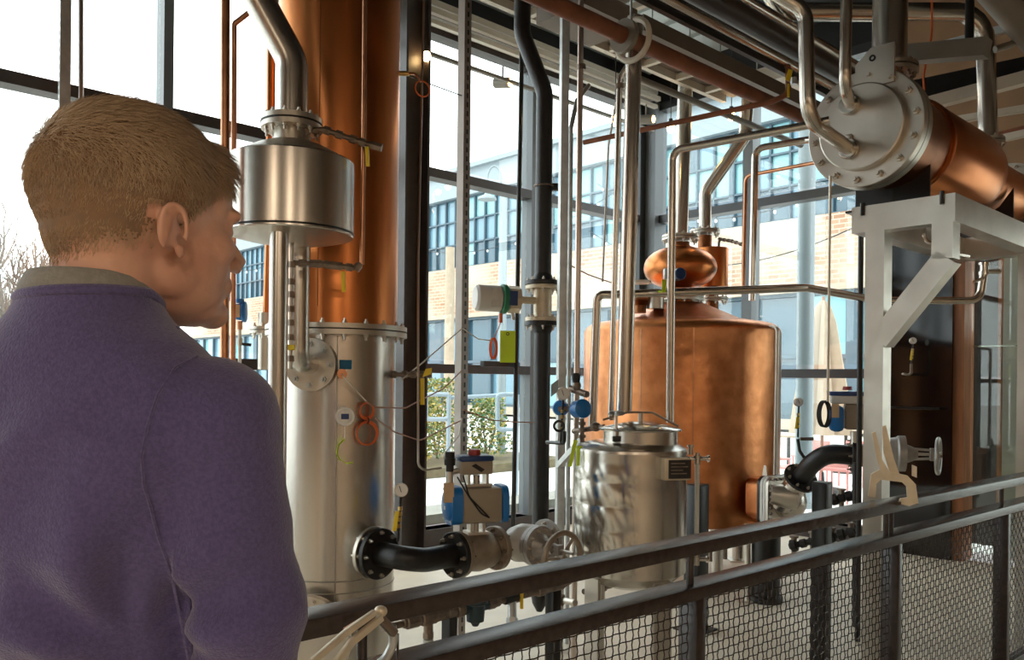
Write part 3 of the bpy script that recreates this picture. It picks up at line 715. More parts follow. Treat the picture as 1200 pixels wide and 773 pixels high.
# ================================================================== reflux drum beside the column
DC = P(341, 230, 3.38); DC.z = 0; RD = .253
zb, zt = P(341, 277, 3.38).z, P(341, 189, 3.38).z
dm = thing('reflux_drum', 'round stainless steel drum raised on a post beside the column still', 'vessel', DC)
MB().lathe(DC, Z, [(zb, RD - .004), (zb + .004, RD), (zt - .006, RD), (zt, RD - .006)], 64).build('shell', 'stainless', dm)
MB().lathe(DC, Z, [(zt - .002, RD - .006), (zt + .05, .15), (zt + .07, .10)], 48).build('lid', 'stainless_mill', dm)
MB().ring(DC + Z * (zb + .014), Z, RD - .01, RD + .002, .008, 64).build('seam_band', 'black_steel', dm)
MB().lathe(DC, Z, [(zb - .03, .05), (zb - .014, RD - .06), (zb, RD - .004)], 48).build('bottom_dish', 'stainless_mill', dm)
zk = zt + .07; MB().lathe(DC, Z, [(zk - .01, .072), (zk + .09, .070)], 32).build('neck', 'stainless_mill', dm)
zfl = P(340, 146, 3.38).z; flange(dm, DC + Z * zfl, Z, .122, .020, 12, 'stainless_mill', .010, gap=.008, name='neck_flange')
MB().ring(DC + Z * (zfl), Z, .05, .124, .007).build('gasket', 'black_rubber', dm)
lg = P(327, 300, 3.22); MB().cyl(V((lg.x, lg.y, 0)), V((lg.x, lg.y, zb - .006)), .036, n=24).build('support_post', 'stainless', dm)
MB().box(V((lg.x, lg.y, .006)), (.16, .16, .012)).build('foot_plate', 'stainless_mill', dm)
pipe('vapour_pipe', 'thick stainless vapour pipe bending away over the reflux drum', 'pipe', [V((DC.x, DC.y, zfl + .018)), V((DC.x, DC.y, P(340, 72, 3.38).z)), P(299, -8, 3.34), P(262, -80, 3.30), V((P(255, -80, 3.3).x, 3.3, CEIL))], .063, 'stainless', bend=.16, n=32)
rf = P(354, 330, 3.58)
zt_ = zb - .008
pipe('reflux_pipe', 'stainless return pipe elbowing from the drum into the column still', 'pipe', [V((rf.x, rf.y - .04, zt_ - .0)), V((rf.x, rf.y - .04, nc.z)), nc + na * .018], .043, 'stainless', bend=.10, n=28)
# small bore drain with yellow lever valve beside the return pipe
dl = P(341, 350, 3.36)
dp = thing('drain_line', 'small bore drain line with fittings hanging under the reflux drum', 'pipe', V((dl.x, dl.y, nc.z)))
MB().cyl(V((dl.x, dl.y, P(341, 432, 3.36).z)), V((dl.x, dl.y, zb - .02)), .010, n=12).build('tube', 'stainless_mill', dp)
m = MB()
for y in (310, 330, 345, 362, 378, 395, 420): c = P(341, y, 3.36); m.lathe(V((dl.x, dl.y, c.z - .012)), Z, [(0, .016), (.024, .016)], 6)
m.build('fitting', 'malleable', dp, kind='stuff')
MB().box(V((dl.x, dl.y - .02, P(341, 407, 3.34).z)), (.045, .012, .022)).build('lever', 'yellow_plastic', dp)
def small_line(name, label, pts, r, fit_t, mt='malleable', lever=None, parent=None):
    """a small bore run with hexagonal fittings at fractions fit_t and an optional yellow lever"""
    t = thing(name, label, 'pipe', pts[0]); pp = [V(p) for p in pts]
    MB().tube(fillet(pp, r * 3), r, 10).build('tube', mt, t)
    ls = [(b - a).length for a, b in zip(pp[:-1], pp[1:])]; tot = sum(ls)
    m = MB()
    for f in fit_t:
        s = f * tot; i = 0
        while i < len(ls) - 1 and s > ls[i]: s -= ls[i]; i += 1
        dv = (pp[i + 1] - pp[i]).normalized(); c = pp[i] + dv * s; m.lathe(c - dv * r * 1.2, dv, [(0, r * 1.6), (r * 2.4, r * 1.6)], 6)
    m.build('fitting', mt, t, kind='stuff')
    if lever:
        a, b, w_ = lever; MB().bar(a, b, w_, w_ * .5, up=(0, -1, .1), bev=.001).build('lever', 'yellow_plastic', t)
    return t
small_line('reflux_line', 'small fitted line from drum lid to the thin copper tube', [P(358, 174, 3.36), P(358, 152, 3.36), P(380, 152, 3.36), P(425, 167, 3.38), P(446, 173, 3.38)], .011, (.1, .2, .3, .42, .55, .7, .8, .92, .98), lever=(P(430, 172, 3.36), P(431, 195, 3.36), .016))
small_line('drain_branch', 'small fitted branch from the drum drain to the thin copper tube', [P(341, 308, 3.36), P(375, 309, 3.38), P(418, 314, 3.40), P(423, 308, 3.40)], .011, (.15, .3, .38, .5, .58, .66, .8, .92), lever=(P(402, 318, 3.37), P(403, 342, 3.37), .016))
c0 = P(424, 310, 3.44); tube_top = PZ(432, 3.44, 4.5)
pipe('copper_tube', 'thin copper tube rising before the copper column', 'pipe', [c0, PZ(426, 3.44, 2.45), PZ(431, 3.44, 4.6)], .0095, 'copper_pipe', bend=.02, n=12)
pipe('copper_riser', 'copper riser pipe standing just beyond the face of the visitor', 'pipe', [PZ(262, 3.15, 0), PZ(266, 3.15, CEIL)], .0165, 'copper_pipe')
pipe('copper_branch', 'slender copper pipe bending over beside the copper riser', 'pipe', [PZ(271, 3.62, .0), P(274.5, 28, 3.62), P(294, 13, 3.62), P(330, -15, 3.75)], .0115, 'copper_pipe', bend=.02)
# ================================================================== structural steel column
BC = P(478, 446, 7.0); BC.z = 0
bcol = thing('steel_column', 'dark brown wide flange steel column before the left glass', 'column', BC)
MB().box(BC + Z * CEIL / 2 - W * 0, (.02, .21, CEIL), W, U).build('web', 'bronze_paint', bcol)
for s in (-1, 1): MB().box(BC + Z * CEIL / 2 + U * .115 * s, (.215, .02, CEIL), W, U).build('flange', 'bronze_paint', bcol)
MB().box(BC + Z * .015, (.34, .34, .03), W, U).build('base_plate', 'bronze_paint', bcol)
# ================================================================== pot still
PC = P(797, 446, 7.0); PC.z = 0; RP_ = .813
zb, zt = P(797, 603, 6.9).z, P(797, 383, 7.0).z; zd = P(797, 362, 7.0).z
ps = thing('pot_still', 'broad copper pot still with onion head behind the small steel tank', 'still', PC)
MB().lathe(PC, Z, [(zb, RP_ - .03), (zb + .01, RP_), (zt - .06, RP_), (zt - .03, RP_ - .008), (zt - .005, RP_ - .028), (zt + .014, RP_ - .06), (zt + .024, RP_ - .10)], 80).build('pot', 'copper_hammered', ps)
MB().lathe(PC, Z, [(zt + .0235, RP_ - .10), (zt + .06, .50), (zd + .02, .25), (zd + .05, .18)], 64).build('shoulder', 'copper_hammered', ps)
dv = V((-.08, -1, 0)).normalized(); MB().bar(PC + dv * (RP_ - .001) + Z * (zb + .02), PC + dv * (RP_ - .001) + Z * (zt - .06), .012, .006, up=dv).build('seam', 'copper_pipe', ps)
dv = V((-.55, -.85, 0)).normalized(); MB().bar(PC + dv * (RP_ - .001) + Z * (zb + .02), PC + dv * (RP_ - .001) + Z * (zt - .06), .012, .006, up=dv).build('seam', 'copper_pipe', ps)
OC = P(797, 314, 7.0); ox = V((OC.x, PC.y, 0))
MB().lathe(V((OC.x, 7.0, 0)), Z, [(zd + .0, .13), (zd + .05, .12), (OC.z - .20, .12)], 40).build('neck', 'copper', ps)
flange(ps, V((OC.x, 7.0, zd + .09)), Z, .20, .02, 14, 'stainless_mill', .012, gap=.005, name='neck_flange')
pr = []
for k in range(17):
    a = -PI / 2 + PI * k / 16; pr.append((OC.z + .178 * math.sin(a), max(.10, .305 * math.cos(a) ** .85 if math.cos(a) > 0 else .1)))
MB().lathe(V((OC.x, 7.0, 0)), Z, pr, 64).build('onion_head', 'copper', ps)
zo = P(797, 284, 7.0).z
MB().lathe(V((OC.x, 7.0, 0)), Z, [(OC.z + .15, .085), (zo, .075)], 32).build('head_neck', 'copper_dark', ps)
flange(ps, V((OC.x, 7.0, P(797, 279, 7.0).z)), Z, .155, .018, 10, 'stainless_mill', .012, gap=.006, name='head_flange')
# legs
for a in (.4, 1.9, 3.5, 5.0):
    q = PC + V((math.cos(a), math.sin(a), 0)) * .62; MB().cyl(q, q + Z * (zb + .02), .05, n=18).build('leg', 'stainless_mill', ps); MB().box(q + Z * .006, (.17, .17, .012)).build('foot_plate', 'stainless_mill', ps)
# discharge box, low right
da = V((.66, -.75, 0)).normalized(); dc = P(868, 588, 6.35)
base = PC + Z * dc.z
MB().box(PC + da * .86 + Z * dc.z, (.22, .30, .30), da, None, .03).build('discharge_box', 'copper_hammered', ps)
# dephlegmator beside the onion
DP = P(835, 314, 7.45); DP.z = 0
dz0, dz1 = P(835, 337, 7.45).z, P(835, 291, 7.45).z
dpg = thing('dephlegmator', 'small upright copper cylinder standing behind the onion head', 'condenser', V((DP.x, DP.y, zd)))
MB().lathe(DP, Z, [(dz0, .13), (dz0 + .004, .137), (dz1 - .004, .137), (dz1, .13)], 40).build('shell', 'copper', dpg)
MB().lathe(DP, Z, [(zd - .1, .055), (dz0 + .01, .055)], 24).build('lower_neck', 'copper_dark', dpg)
flange(dpg, DP + Z * P(835, 351, 7.45).z, Z, .14, .016, 10, 'stainless_mill', .011, gap=.005, name='lower_flange')
dq = P(826, 280, 7.45); dq.z = 0
MB().lathe(dq, Z, [(dz1 - .01, .062), (P(826, 276, 7.45).z, .062)], 24).build('upper_neck', 'copper_dark', dpg)
flange(dpg, dq + Z * P(826, 272, 7.45).z, Z, .135, .016, 10, 'stainless_mill', .011, gap=.005, name='upper_flange')
pipe('lyne_arm', 'angled stainless vapour pipe climbing from the small copper cylinder', 'pipe', [V((dq.x, dq.y, P(826, 271, 7.45).z)), V((dq.x, dq.y, P(826, 226, 7.45).z)), P(873, 160, 7.3), P(877, 112, 7.3)], .056, 'stainless_pipe', bend=.14, n=24)
small_line('reflux_link', 'small fitted line between the small copper cylinder and thin copper pipe', [P(842, 292, 7.42), P(843, 280, 7.40), P(856, 282, 7.2), P(872, 287, 7.0)], .011, (.2, .35, .5, .62, .75, .9))
# valve and sight cross on the shoulder of the pot
vv = thing('shoulder_valve', 'copper coloured valve fitting on the left shoulder of the pot still', 'valve', P(752, 356, 6.85))
MB().lathe(P(750, 358, 6.7), Z, [(-.06, .05), (.0, .05), (.04, .08), (.10, .075), (.12, .04)], 20).build('body', 'copper_dark', vv)
MB().lathe(P(750, 332, 6.7), Z, [(0, .09), (.02, .09)], 20).build('cap', 'stainless_mill', vv)
MB().lathe(P(768, 353, 6.7), Z, [(-.06, .07), (.03, .07), (.03, .085), (.06, .085)], 20).build('stub', 'stainless_mill', vv)
# blue flow switch with lime tag before the onion
fs_ = thing('level_switch', 'round blue level switch before the onion head', 'instrument', P(797, 322, 4.62))
MB().lathe(P(794, 322, 4.60), V((.35, -1, .1)), [(-.05, .028), (.0, .034), (.035, .034), (.04, .028)], 20).build('housing', 'blue_dark', fs_)
MB().box(P(783, 321, 4.62), (.05, .05, .06), None, None, .006).build('bracket', 'galvanized', fs_)
MB().box(P(778, 335, 4.58), (.022, .003, .07), (1, .2, 0), None).build('tag', 'lime_plastic', fs_)
MB().cyl(P(783, 324, 4.62), P(783, 336, 4.62), .008, n=8).build('stem', 'galvanized', fs_)
# ================================================================== small jacketed steel tank
TC = P(740, 446, 4.2); TC.z = 0; RT = .281
zt, zb = P(740, 527, 4.2).z, P(740, 665, 4.2).z
tk = thing('steel_tank', 'small dimple jacketed stainless tank on legs before the pot still', 'tank', TC)
# dimpled shell, pillow pattern as real relief
m = MB(); NA, NZ = 168, 66; vs = []; zl, zh = zb + .02, zt - .05
for j in range(NZ + 1):
    z = zb + (zt - zb) * j / NZ
    for i in range(NA):
        a = 2 * PI * i / NA; env = max(0.0, min(1.0, (z - zl) / .05, (zh - z) / .05)); wrap = 1.0 if (math.cos(a - 3.55) > .42) else 0.0
        u_ = a * RT / .115; v_ = (z - zb) / .115
        pl_ = (abs(math.sin(PI * (u_ + v_ * .5))) * abs(math.sin(PI * (v_)))) ** .5
        vs.append(TC + V((math.cos(a), math.sin(a), 0)) * (RT + .0045 * pl_ * env * wrap) + Z * z)
m._add(vs, [(j * NA + i, j * NA + (i + 1) % NA, (j + 1) * NA + (i + 1) % NA, (j + 1) * NA + i) for j in range(NZ) for i in range(NA)])
m.build('jacket', 'stainless_polished', tk, smooth=60)
MB().lathe(TC, Z, [(zb - .10, .03), (zb - .085, .12), (zb - .05, .22), (zb + .003, RT - .002)], 56).build('bottom_dish', 'stainless', tk)
MB().lathe(TC, Z, [(zt - .002, RT), (zt + .012, RT - .002), (zt + .035, RT - .04), (zt + .045, .20)], 56).build('top_dish', 'stainless', tk)
hc = TC + V((.045, -.02, 0)); zh_ = zt + .03
MB().lathe(hc, Z, [(zh_, .185), (zh_ + .075, .185)], 48).build('manway_collar', 'stainless', tk)
ld = MB().lathe(hc, Z, [(zh_ + .072, .205), (zh_ + .08, .208), (zh_ + .086, .200), (zh_ + .115, .06), (zh_ + .118, .02)], 48).build('manway_lid', 'stainless_polished', tk)
hz = zh_ + .15; hx = V((.96, -.28, 0)); h0 = hc - hx * .19; h1 = hc + hx * .19
yk = MB(); prev = None; ypts = [h0 + Z * (hz - .03), hc - hx * .06 + Z * (hz + .012), hc + hx * .06 + Z * (hz + .012), h1 + Z * (hz - .055)]
for a, b in zip(ypts[:-1], ypts[1:]): yk.bar(a, b, .026, .010)
yk.build('clamp_bar', 'malleable', tk)
MB().cyl(hc + Z * (hz - .05), hc + Z * (hz + .01), .012, n=12).build('clamp_pivot', 'stainless_mill', tk)
yh = P(722, 484, 4.05); yh2 = P(722, 514, 4.05)
sc_ = MB().cyl(yh2, yh, .0075, n=10).build('clamp_screw', 'stainless_mill', tk)
kn = MB()
for k in range(4): a = k * PI / 2 + .3; kn.ell(yh + V((math.cos(a), math.sin(a), 0)) * .026, .018, .018, .012, n=10, m=6)
kn.cyl(yh - Z * .01, yh + Z * .012, .02, n=12); kn.build('star_knob', 'galvanized', sc_)
MB().box(yh2, (.035, .035, .028), None, None, .004).build('clamp_foot', 'black_iron', tk)
for a in (3.75, 5.25, 0.6, 2.2):
    q = TC + V((math.cos(a), math.sin(a), 0)) * .245; mm = MB(); mm.box(q + Z * ((zb - .02) / 2), (.10, .016, zb - .02), V((-math.sin(a), math.cos(a), 0))); mm.box(q + Z * ((zb - .02) / 2) + V((math.cos(a), math.sin(a), 0)) * -.02, (.014, .05, zb - .02), V((-math.sin(a), math.cos(a), 0)))
    mm.build('leg', 'stainless_mill', tk); MB().box(q + Z * .006, (.14, .12, .012)).build('foot_plate', 'stainless_mill', tk)
# name plate box
nb = V((.22, -1, 0)).normalized(); nx = V((1, .22, 0)).normalized(); npc = P(792, 549, 3.93)
ct = MB().box(npc, (.135, .05, .105), nx, -nb, .004).build('control_box', 'clamp_steel', tk)
MB().box(npc + nb * .027 + nx * .008, (.112, .006, .088), nx, -nb).build('screen', 'dial_black', ct)
mm = MB()
for k, (wd_, yy) in enumerate(((.07, .028), (.085, .012), (.06, -.004), (.08, -.020))): mm.box(npc + nb * .0305 + nx * (-.045 + wd_ / 2 + .008) + Z * yy, (wd_, .0008, .005), nx, -nb)
mm.build('print', 'malleable', ct)
# sight glass on the right of the tank
sx_ = P(817, 560, 4.25)
sg = thing('sight_glass', 'upright glass level tube with sanitary valves right of the steel tank', 'sight glass', V((sx_.x, sx_.y, P(817, 668, 4.25).z)))
MB().cyl(V((sx_.x, sx_.y, P(817, 655, 4.25).z)), V((sx_.x, sx_.y, P(817, 540, 4.25).z)), .012, n=14).build('tube', 'silicone_white', sg)
for yy in (537, 655):
    c = P(817, yy, 4.25); c = V((sx_.x, sx_.y, c.z)); m = MB()
    m.cyl(c - V((.085, .0, 0)), c + V((.055, 0, 0)), .010, n=12); m.lathe(c + V((.052, 0, 0)), (1, 0, 0), [(0, .018), (.01, .018)], 16); m.lathe(c - Z * .03, Z, [(0, .016), (.03, .016), (.03, .02), (.045, .02), (.045, .013), (.06, .013)], 16); m.lathe(c - V((.035, 0, -.02)), Z, [(0, .012), (.04, .012), (.04, .018), (.05, .018)], 12)
    m.build('valve', 'stainless_polished', sg)
# ================================================================== condenser on its bracket
CF = P(1012, 150, 4.3)
cd = thing('shell_condenser', 'horizontal copper shell condenser with bolted steel end cover', 'condenser', CF + U * 1.2 - Z * .3)
def cl_(t): return CF + U * t
MB().lathe(CF, U, [(-.045, .215), (-.04, .222), (.0, .222), (.0, .30), (.004, .304), (.05, .304)], 64).build('end_cover', 'stainless_mill', cd)
MB().bolts(CF, -U, .266, 14, .019, .018, two=.05, ph=.1).build('bolt_ring', 'stainless_mill', cd, kind='stuff', smooth=20)
MB().lathe(cl_(.056), U, [(0, .304), (.05, .304)], 64).build('tube_sheet', 'stainless_mill', cd)
MB().lathe(cl_(.1), U, [(0, .255), (.42, .255)], 56).build('channel_shell', 'copper_dark', cd)
MB().lathe(cl_(.5), U, [(0, .262), (.02, .272), (.80, .275), (.92, .262), (1.02, .225), (1.10, .185)], 56).build('main_shell', 'copper', cd)
MB().torus(cl_(.52), U, .272, .006, 56, 6).build('weld_seam', 'copper_pipe', cd)
MB().lathe(cl_(1.58), U, [(0, .185), (.75, .18)], 48).build('rear_shell', 'copper', cd)
flange(cd, cl_(2.35), U, .25, .022, 14, 'stainless_mill', .014, gap=.01, name='rear_flange', n=48)
MB().lathe(cl_(2.38), U, [(0, .19), (.2, .19)], 40).build('rear_cap', 'copper', cd)
# lifting plate with keyhole at top left of the cover
MB().prism([(-.07, 0), (.10, 0), (.10, .20), (-.02, .20), (-.10, .13), (-.10, .02)], CF + Z * .20 - U * .01 + W * .06, W, Z, .012).build('lifting_plate', 'stainless_mill', cd)
MB().ring(CF + Z * .345 - U * .018 + W * .05, U, .008, .017, .004, 16).build('lifting_eye', 'black_steel', cd)
# steel vapour riser on top
rb = P(1042, 84, 4.62); rx = V((rb.x, rb.y, 0))
MB().cyl(V((rb.x, rb.y, CF.z + .2)), V((rb.x, rb.y, rb.z)), .085, n=32).build('vapour_neck', 'copper_dark', cd)
flange(cd, rb, Z, .15, .02, 12, 'stainless_mill', .012, gap=.008, name='vapour_flange', bm='malleable')
pipe('vapour_riser', 'wide shining stainless riser standing on the copper condenser', 'pipe', [rb + Z * .024, V((rb.x + .01, rb.y, CEIL))], .092, 'stainless', n=36)
rb2 = P(1158, 167, 5.45)
MB().cyl(V((rb2.x, rb2.y, CF.z + .08)), rb2, .055, n=24).build('outlet_neck', 'copper', cd)
flange(cd, rb2, Z, .10, .018, 8, 'stainless_mill', .011, gap=.006, name='outlet_flange')
ebz = P(1150, 14, 5.45).z
pipe('vent_pipe', 'stainless pipe rising from condenser rear and turning level overhead', 'pipe', [rb2 + Z * .02, V((rb2.x - .03, rb2.y, ebz)), P(912, 14, 5.3), P(890, -40, 5.3), P(885, -75, 5.3)], .058, 'stainless_pipe', bend=.2, n=24)
# saddles
for t in (.36, 1.75):
    MB().prism([(-.20, -.37), (.20, -.37), (.20, -.05), (.12, -.16), (0, -.24), (-.12, -.16), (-.20, -.05)], cl_(t), W, Z, .012).build('saddle', 'black_steel', cd)
    MB().box(cl_(t) - Z * .372, (.42, .22, .012), W).build('saddle_foot', 'black_steel', cd)
MB().box(cl_(.55) - Z * .26, (.40, .014, .22), U).build('saddle_web', 'black_steel', cd)
# bracket
sbz = CF.z - .379
sd_ = thing('condenser_stand', 'brushed stainless steel stand with diagonal brace carrying the condenser', 'stand', PZ(1027, 4.6, 0))
b0 = P(1003, 258, 4.5); bw = .52
b0 = V((b0.x, b0.y, 0)); b1 = b0 + W * bw
MB().bar(b0 + Z * (sbz - .07), b1 + Z * (sbz - .07), .10, .14).build('front_beam', 'stainless_mill', sd_)
MB().bar(b1 - W * .05 + U * .05 + Z * (sbz - .07), b1 - W * .05 + U * 1.35 + Z * (sbz - .07), .10, .14).build('side_beam', 'stainless_mill', sd_)
MB().bar(b0 + W * .05 + U * .05 + Z * (sbz - .07), b0 + W * .05 + U * 1.35 + Z * (sbz - .07), .10, .14).build('side_beam', 'stainless_mill', sd_)
MB().bar(b0 + U * 1.4 + Z * (sbz - .07), b1 + U * 1.4 + Z * (sbz - .07), .10, .14).build('rear_beam', 'stainless_mill', sd_)
pb = b0 + W * .125
MB().box(pb + Z * ((sbz - .14) / 2), (.10, .10, sbz - .14), W).build('post', 'stainless_mill', sd_)
MB().box(pb + Z * .008, (.2, .2, .016), W).build('foot_plate', 'stainless_mill', sd_)
MB().box(b1 - W * .06 + Z * (sbz - .23), (.10, .10, .18), W).build('brace_head', 'stainless_mill', sd_)
MB().bar(pb + W * .02 + Z * (P(1035, 400, 4.45).z), b1 - W * .045 + Z * (sbz - .31), .10, .11).build('brace', 'stainless_mill', sd_)
MB().bar(b1 + U * 1.35 - W * .05 + Z * 0, b1 + U * 1.35 - W * .05 + Z * (sbz - .14), .10, .10, up=U).build('rear_post', 'stainless_mill', sd_)
mm = MB()
for t in (.06, .46): mm.cyl(b0 + W * t - U * .03 + Z * (sbz + .02), b0 + W * t - U * .03 + Z * (sbz - .17), .012, n=6) if False else mm.cyl(b0 + W * t - U * .056 + Z * (sbz + .015), b0 + W * t - U * .056 + Z * (sbz - .05), .011, n=6)
mm.build('bolt', 'black_iron', sd_)
MB().tube(fillet([P(1083, 262, 4.42), P(1083, 281, 4.42), P(1118, 297, 4.5), P(1135, 300, 4.6)], .04), .010, 10).build('drain_tube', 'stainless_pipe', sd_)
# ================================================================== valve train from the column still
spE = P(533, 650, 3.78)
sp = thing('black_spool', 'black iron spool bend leaving the foot of the column still', 'pipe', spE)
s0 = bc + bx_ * .012
MB().tube(fillet([s0, s0 + bx_ * .17, spE - U * .17, spE], .25, 12), .053, 28).build('bend', 'black_iron', sp)
flange(sp, s0, bx_, .114, .022, 8, 'black_iron', .010, bm='stainless_mill')
flange(sp, spE, U, .105, .024, 8, 'black_iron', .010, bm='stainless_mill')
# gauge with siphon and yellow cock on the spool
def gauge(name, label, base, c, face, r=.03, lever=True, back='dial_black'):
    t = thing(name, label, 'gauge', base); base, c = V(base), V(c); f = V(face).normalized()
    MB().tube([base, c - Z * r * .6], .0065, 10).build('stem', 'black_iron', t)
    m = MB(); mid = base.lerp(c, .55)
    for q in (.35, .5, .62, .74): p = base.lerp(c - Z * r, q); m.lathe(p - Z * .009, Z, [(0, .011), (.018, .011)], 6)
    m.build('fitting', 'brass', t, kind='stuff')
    g = MB().lathe(c - f * .02, f, [(0, r * .9), (.004, r), (.026, r), (.03, r * .96)], 28).build('case', 'stainless_mill', t)
    MB().lathe(c + f * .0095, f, [(0, r * .88), (.001, r * .88)], 28).build('dial', 'dial_white', g)
    MB().bar(c + f * .0115 - Z * r * .3, c + f * .0115 + Z * r * .6 + f.cross(Z) * r * .3, .003, .001, up=f).build('needle', 'dial_black', g)
    if lever: MB().bar(mid + V((-.008, -.012, .01)), mid + V((-.02, -.015, -.075)), .018, .006, up=(0, -1, 0), bev=.001).build('lever', 'yellow_plastic', t)
    return t
g0 = P(466, 634, 3.60)
gauge('pressure_gauge', 'pressure gauge on a stem above the black spool bend', g0, P(470, 574, 3.60), V((.25, -1, .1)))
# ball valve with pneumatic actuator
bv = thing('ball_valve', 'flanged ball valve with a blue and beige pneumatic actuator', 'valve', spE + U * .14)
MB().lathe(spE, U, [(.030, .07), (.05, .085), (.09, .088), (.13, .094), (.17, .088), (.20, .085), (.22, .07), (.245, .07)], 36).build('body', 'tan_cast', bv)
flange(bv, spE + U * .024, U, .104, .022, 8, 'tan_cast', .010, bm='malleable')
flange(bv, spE + U * .25, U, .104, .026, 8, 'tan_cast', .010, bm='malleable')
vc_ = spE + U * .125
ac = P(564, 590, 3.87); aa = V((.93, .36, 0)).normalized(); an = V((aa.y, -aa.x, 0))
yk = MB()
for s in (-1, 1): yk.box(V((vc_.x, vc_.y, 0)) + aa * .03 * s + Z * ((vc_.z + .08 + ac.z - .085) / 2), (.012, .06, ac.z - .085 - vc_.z - .08), aa)
yk.cyl(vc_ + Z * .07, V((vc_.x, vc_.y, ac.z - .08)), .013, n=12); yk.box(vc_ + Z * .09, (.10, .09, .012), aa); yk.build('yoke', 'stainless_mill', bv)
acv = V((vc_.x, vc_.y, ac.z))
MB().box(acv + aa * .01, (.20, .14, .165), aa, None, .018).build('actuator_body', 'beige_enamel', bv)
def cap(c, s, th):
    m = MB(); pts = []
    for k in range(24):
        a = 2 * PI * k / 24; ca, sa = math.cos(a), math.sin(a); q = .5; pts.append((.078 * math.copysign(abs(ca) ** q, ca), .088 * math.copysign(abs(sa) ** q, sa)))
    m.prism(pts, c, an, Z, th); return m
e1 = cap(acv - aa * .112, -1, .05).build('end_cap', 'blue_enamel', bv)
MB().lathe(acv - aa * .136, -aa, [(0, .075), (.012, .068), (.018, .05)], 28).build('cap_dome', 'blue_enamel', e1)
e2 = cap(acv + aa * .122, 1, .03).build('end_cap', 'blue_enamel', bv)
mm = MB()
for i in (-1, 1):
    for j in (-1, 1): mm.cyl(acv - aa * .137 + an * .06 * i + Z * .068 * j, acv - aa * .143 + an * .06 * i + Z * .068 * j, .007, n=6)
mm.build('screw', 'stainless_mill', e1)
MB().box(acv - aa * .156 - Z * .01 + an * .01, (.001, .016, .016), aa).build('print', 'dial_white', e1)
tp = acv + Z * .085
mm = MB(); mm.box(tp + Z * .006, (.13, .08, .012), aa); mm.cyl(tp, tp + Z * .05, .016, n=12); mm.box(tp + aa * .045 + Z * .03, (.012, .06, .05), aa); mm.box(tp - aa * .045 + Z * .03, (.012, .06, .05), aa); mm.build('bracket', 'stainless_mill', bv)
lb_ = MB().box(tp + Z * .088 - aa * .012, (.155, .10, .062), aa, None, .008).build('switch_box', 'beige_enamel', bv)
MB().box(tp + Z * .130 - aa * .012, (.165, .105, .028), aa, None, .010).build('lid', 'blue_dark', lb_)
MB().lathe(tp + Z * .143 - aa * .012, Z, [(0, .030), (.025, .028), (.028, .02)], 20).build('indicator', 'red_knob', lb_)
MB().prism([(-.03, .01), (-.01, .02), (.035, -.008), (.018, -.02)], tp + Z * .088 - aa * .012 + an * .051, aa, Z, .002).build('print', 'dial_black', lb_)
so_ = MB().lathe(tp - aa * .13 + Z * .07, Z, [(0, .018), (.03, .018), (.03, .026), (.06, .026), (.062, .022), (.09, .022)], 18).build('solenoid', 'black_rubber', bv)
mm = MB(); mm.cyl(tp - aa * .13 + Z * .065, tp - aa * .08 + Z * .075, .014, n=10); mm.cyl(tp - aa * .13 + Z * .0, tp - aa * .13 + Z * .07, .017, n=12); mm.build('air_fitting', 'stainless_mill', so_)
for k in (0, 1):
    MB().tube(fillet([tp - aa * (.11 - .03 * k) + an * .05 + Z * .05, tp - aa * .06 + an * .075 - Z * .04, acv + aa * (.0 + .02 * k) + an * .078 - Z * .035, acv + aa * .04 + an * .072 - Z * .055], .06), .0035, 8).build('air_hose', 'black_rubber', bv)
tgp = P(526, 577, 3.74)
tg2 = MB().box(tgp, (.048, .0015, .09), (.95, .3, 0)).build('cardboard_tag', 'cardboard_tag'); tag(tg2, 'tan cardboard tag hung on the blue actuator cap', 'tag')
# gate valve with handwheel
gv = thing('gate_valve', 'grey flanged gate valve with a spoked handwheel facing the railing', 'valve', spE + U * .45)
gc = spE + U * .44
MB().lathe(spE, U, [(.272, .06), (.34, .06), (.38, .085), (.44, .095), (.50, .085), (.54, .06), (.58, .06)], 32).build('body', 'white_enamel', gv)
flange(gv, spE + U * .595, U, .10, .022, 8, 'grey_cast', .010)
flange(gv, gc + W * .09, W, .098, .022, 10, 'grey_cast', .010, name='bonnet_flange', gap=.003)
MB().lathe(gc, W, [(0, .075), (.08, .07), (.105, .07), (.13, .05), (.15, .03), (.20, .025)], 28).build('bonnet', 'grey_cast', gv)
mm = MB()
for s in (-1, 1): mm.bar(gc + W * .11 + Z * .03 * s, gc + W * .23 + Z * .018 * s, .016, .012)
mm.box(gc + W * .235, (.025, .04, .05), W); mm.build('yoke', 'grey_cast', gv)
MB().cyl(gc + W * .15, gc + W * .33, .009, n=12).build('stem', 'stainless_mill', gv)
def handwheel(par, c, ax, R, mt, nsp=5, ph=.2):
    a, b, t = frame_of(ax); m = MB(); m.torus(c, ax, R, R * .115, 40, 10); m.cyl(c - t * R * .12, c + t * R * .12, R * .17, n=16)
    for k in range(nsp): an_ = ph + 2 * PI * k / nsp; d = a * math.cos(an_) + b * math.sin(an_); m.tube([c - t * R * .05 + d * R * .12, c + d * R * .97], [R * .08, R * .06], 8)
    h = m.build('handwheel', mt, par); MB().cyl(c + t * R * .1, c + t * R * .2, R * .09, n=6).build('hub_nut', 'malleable', h); return h
wc = P(659, 655, (gc + W * .30).y); handwheel(gv, V((wc.x, wc.y, wc.z)), W, .122, 'tan_cast', 3, .9)
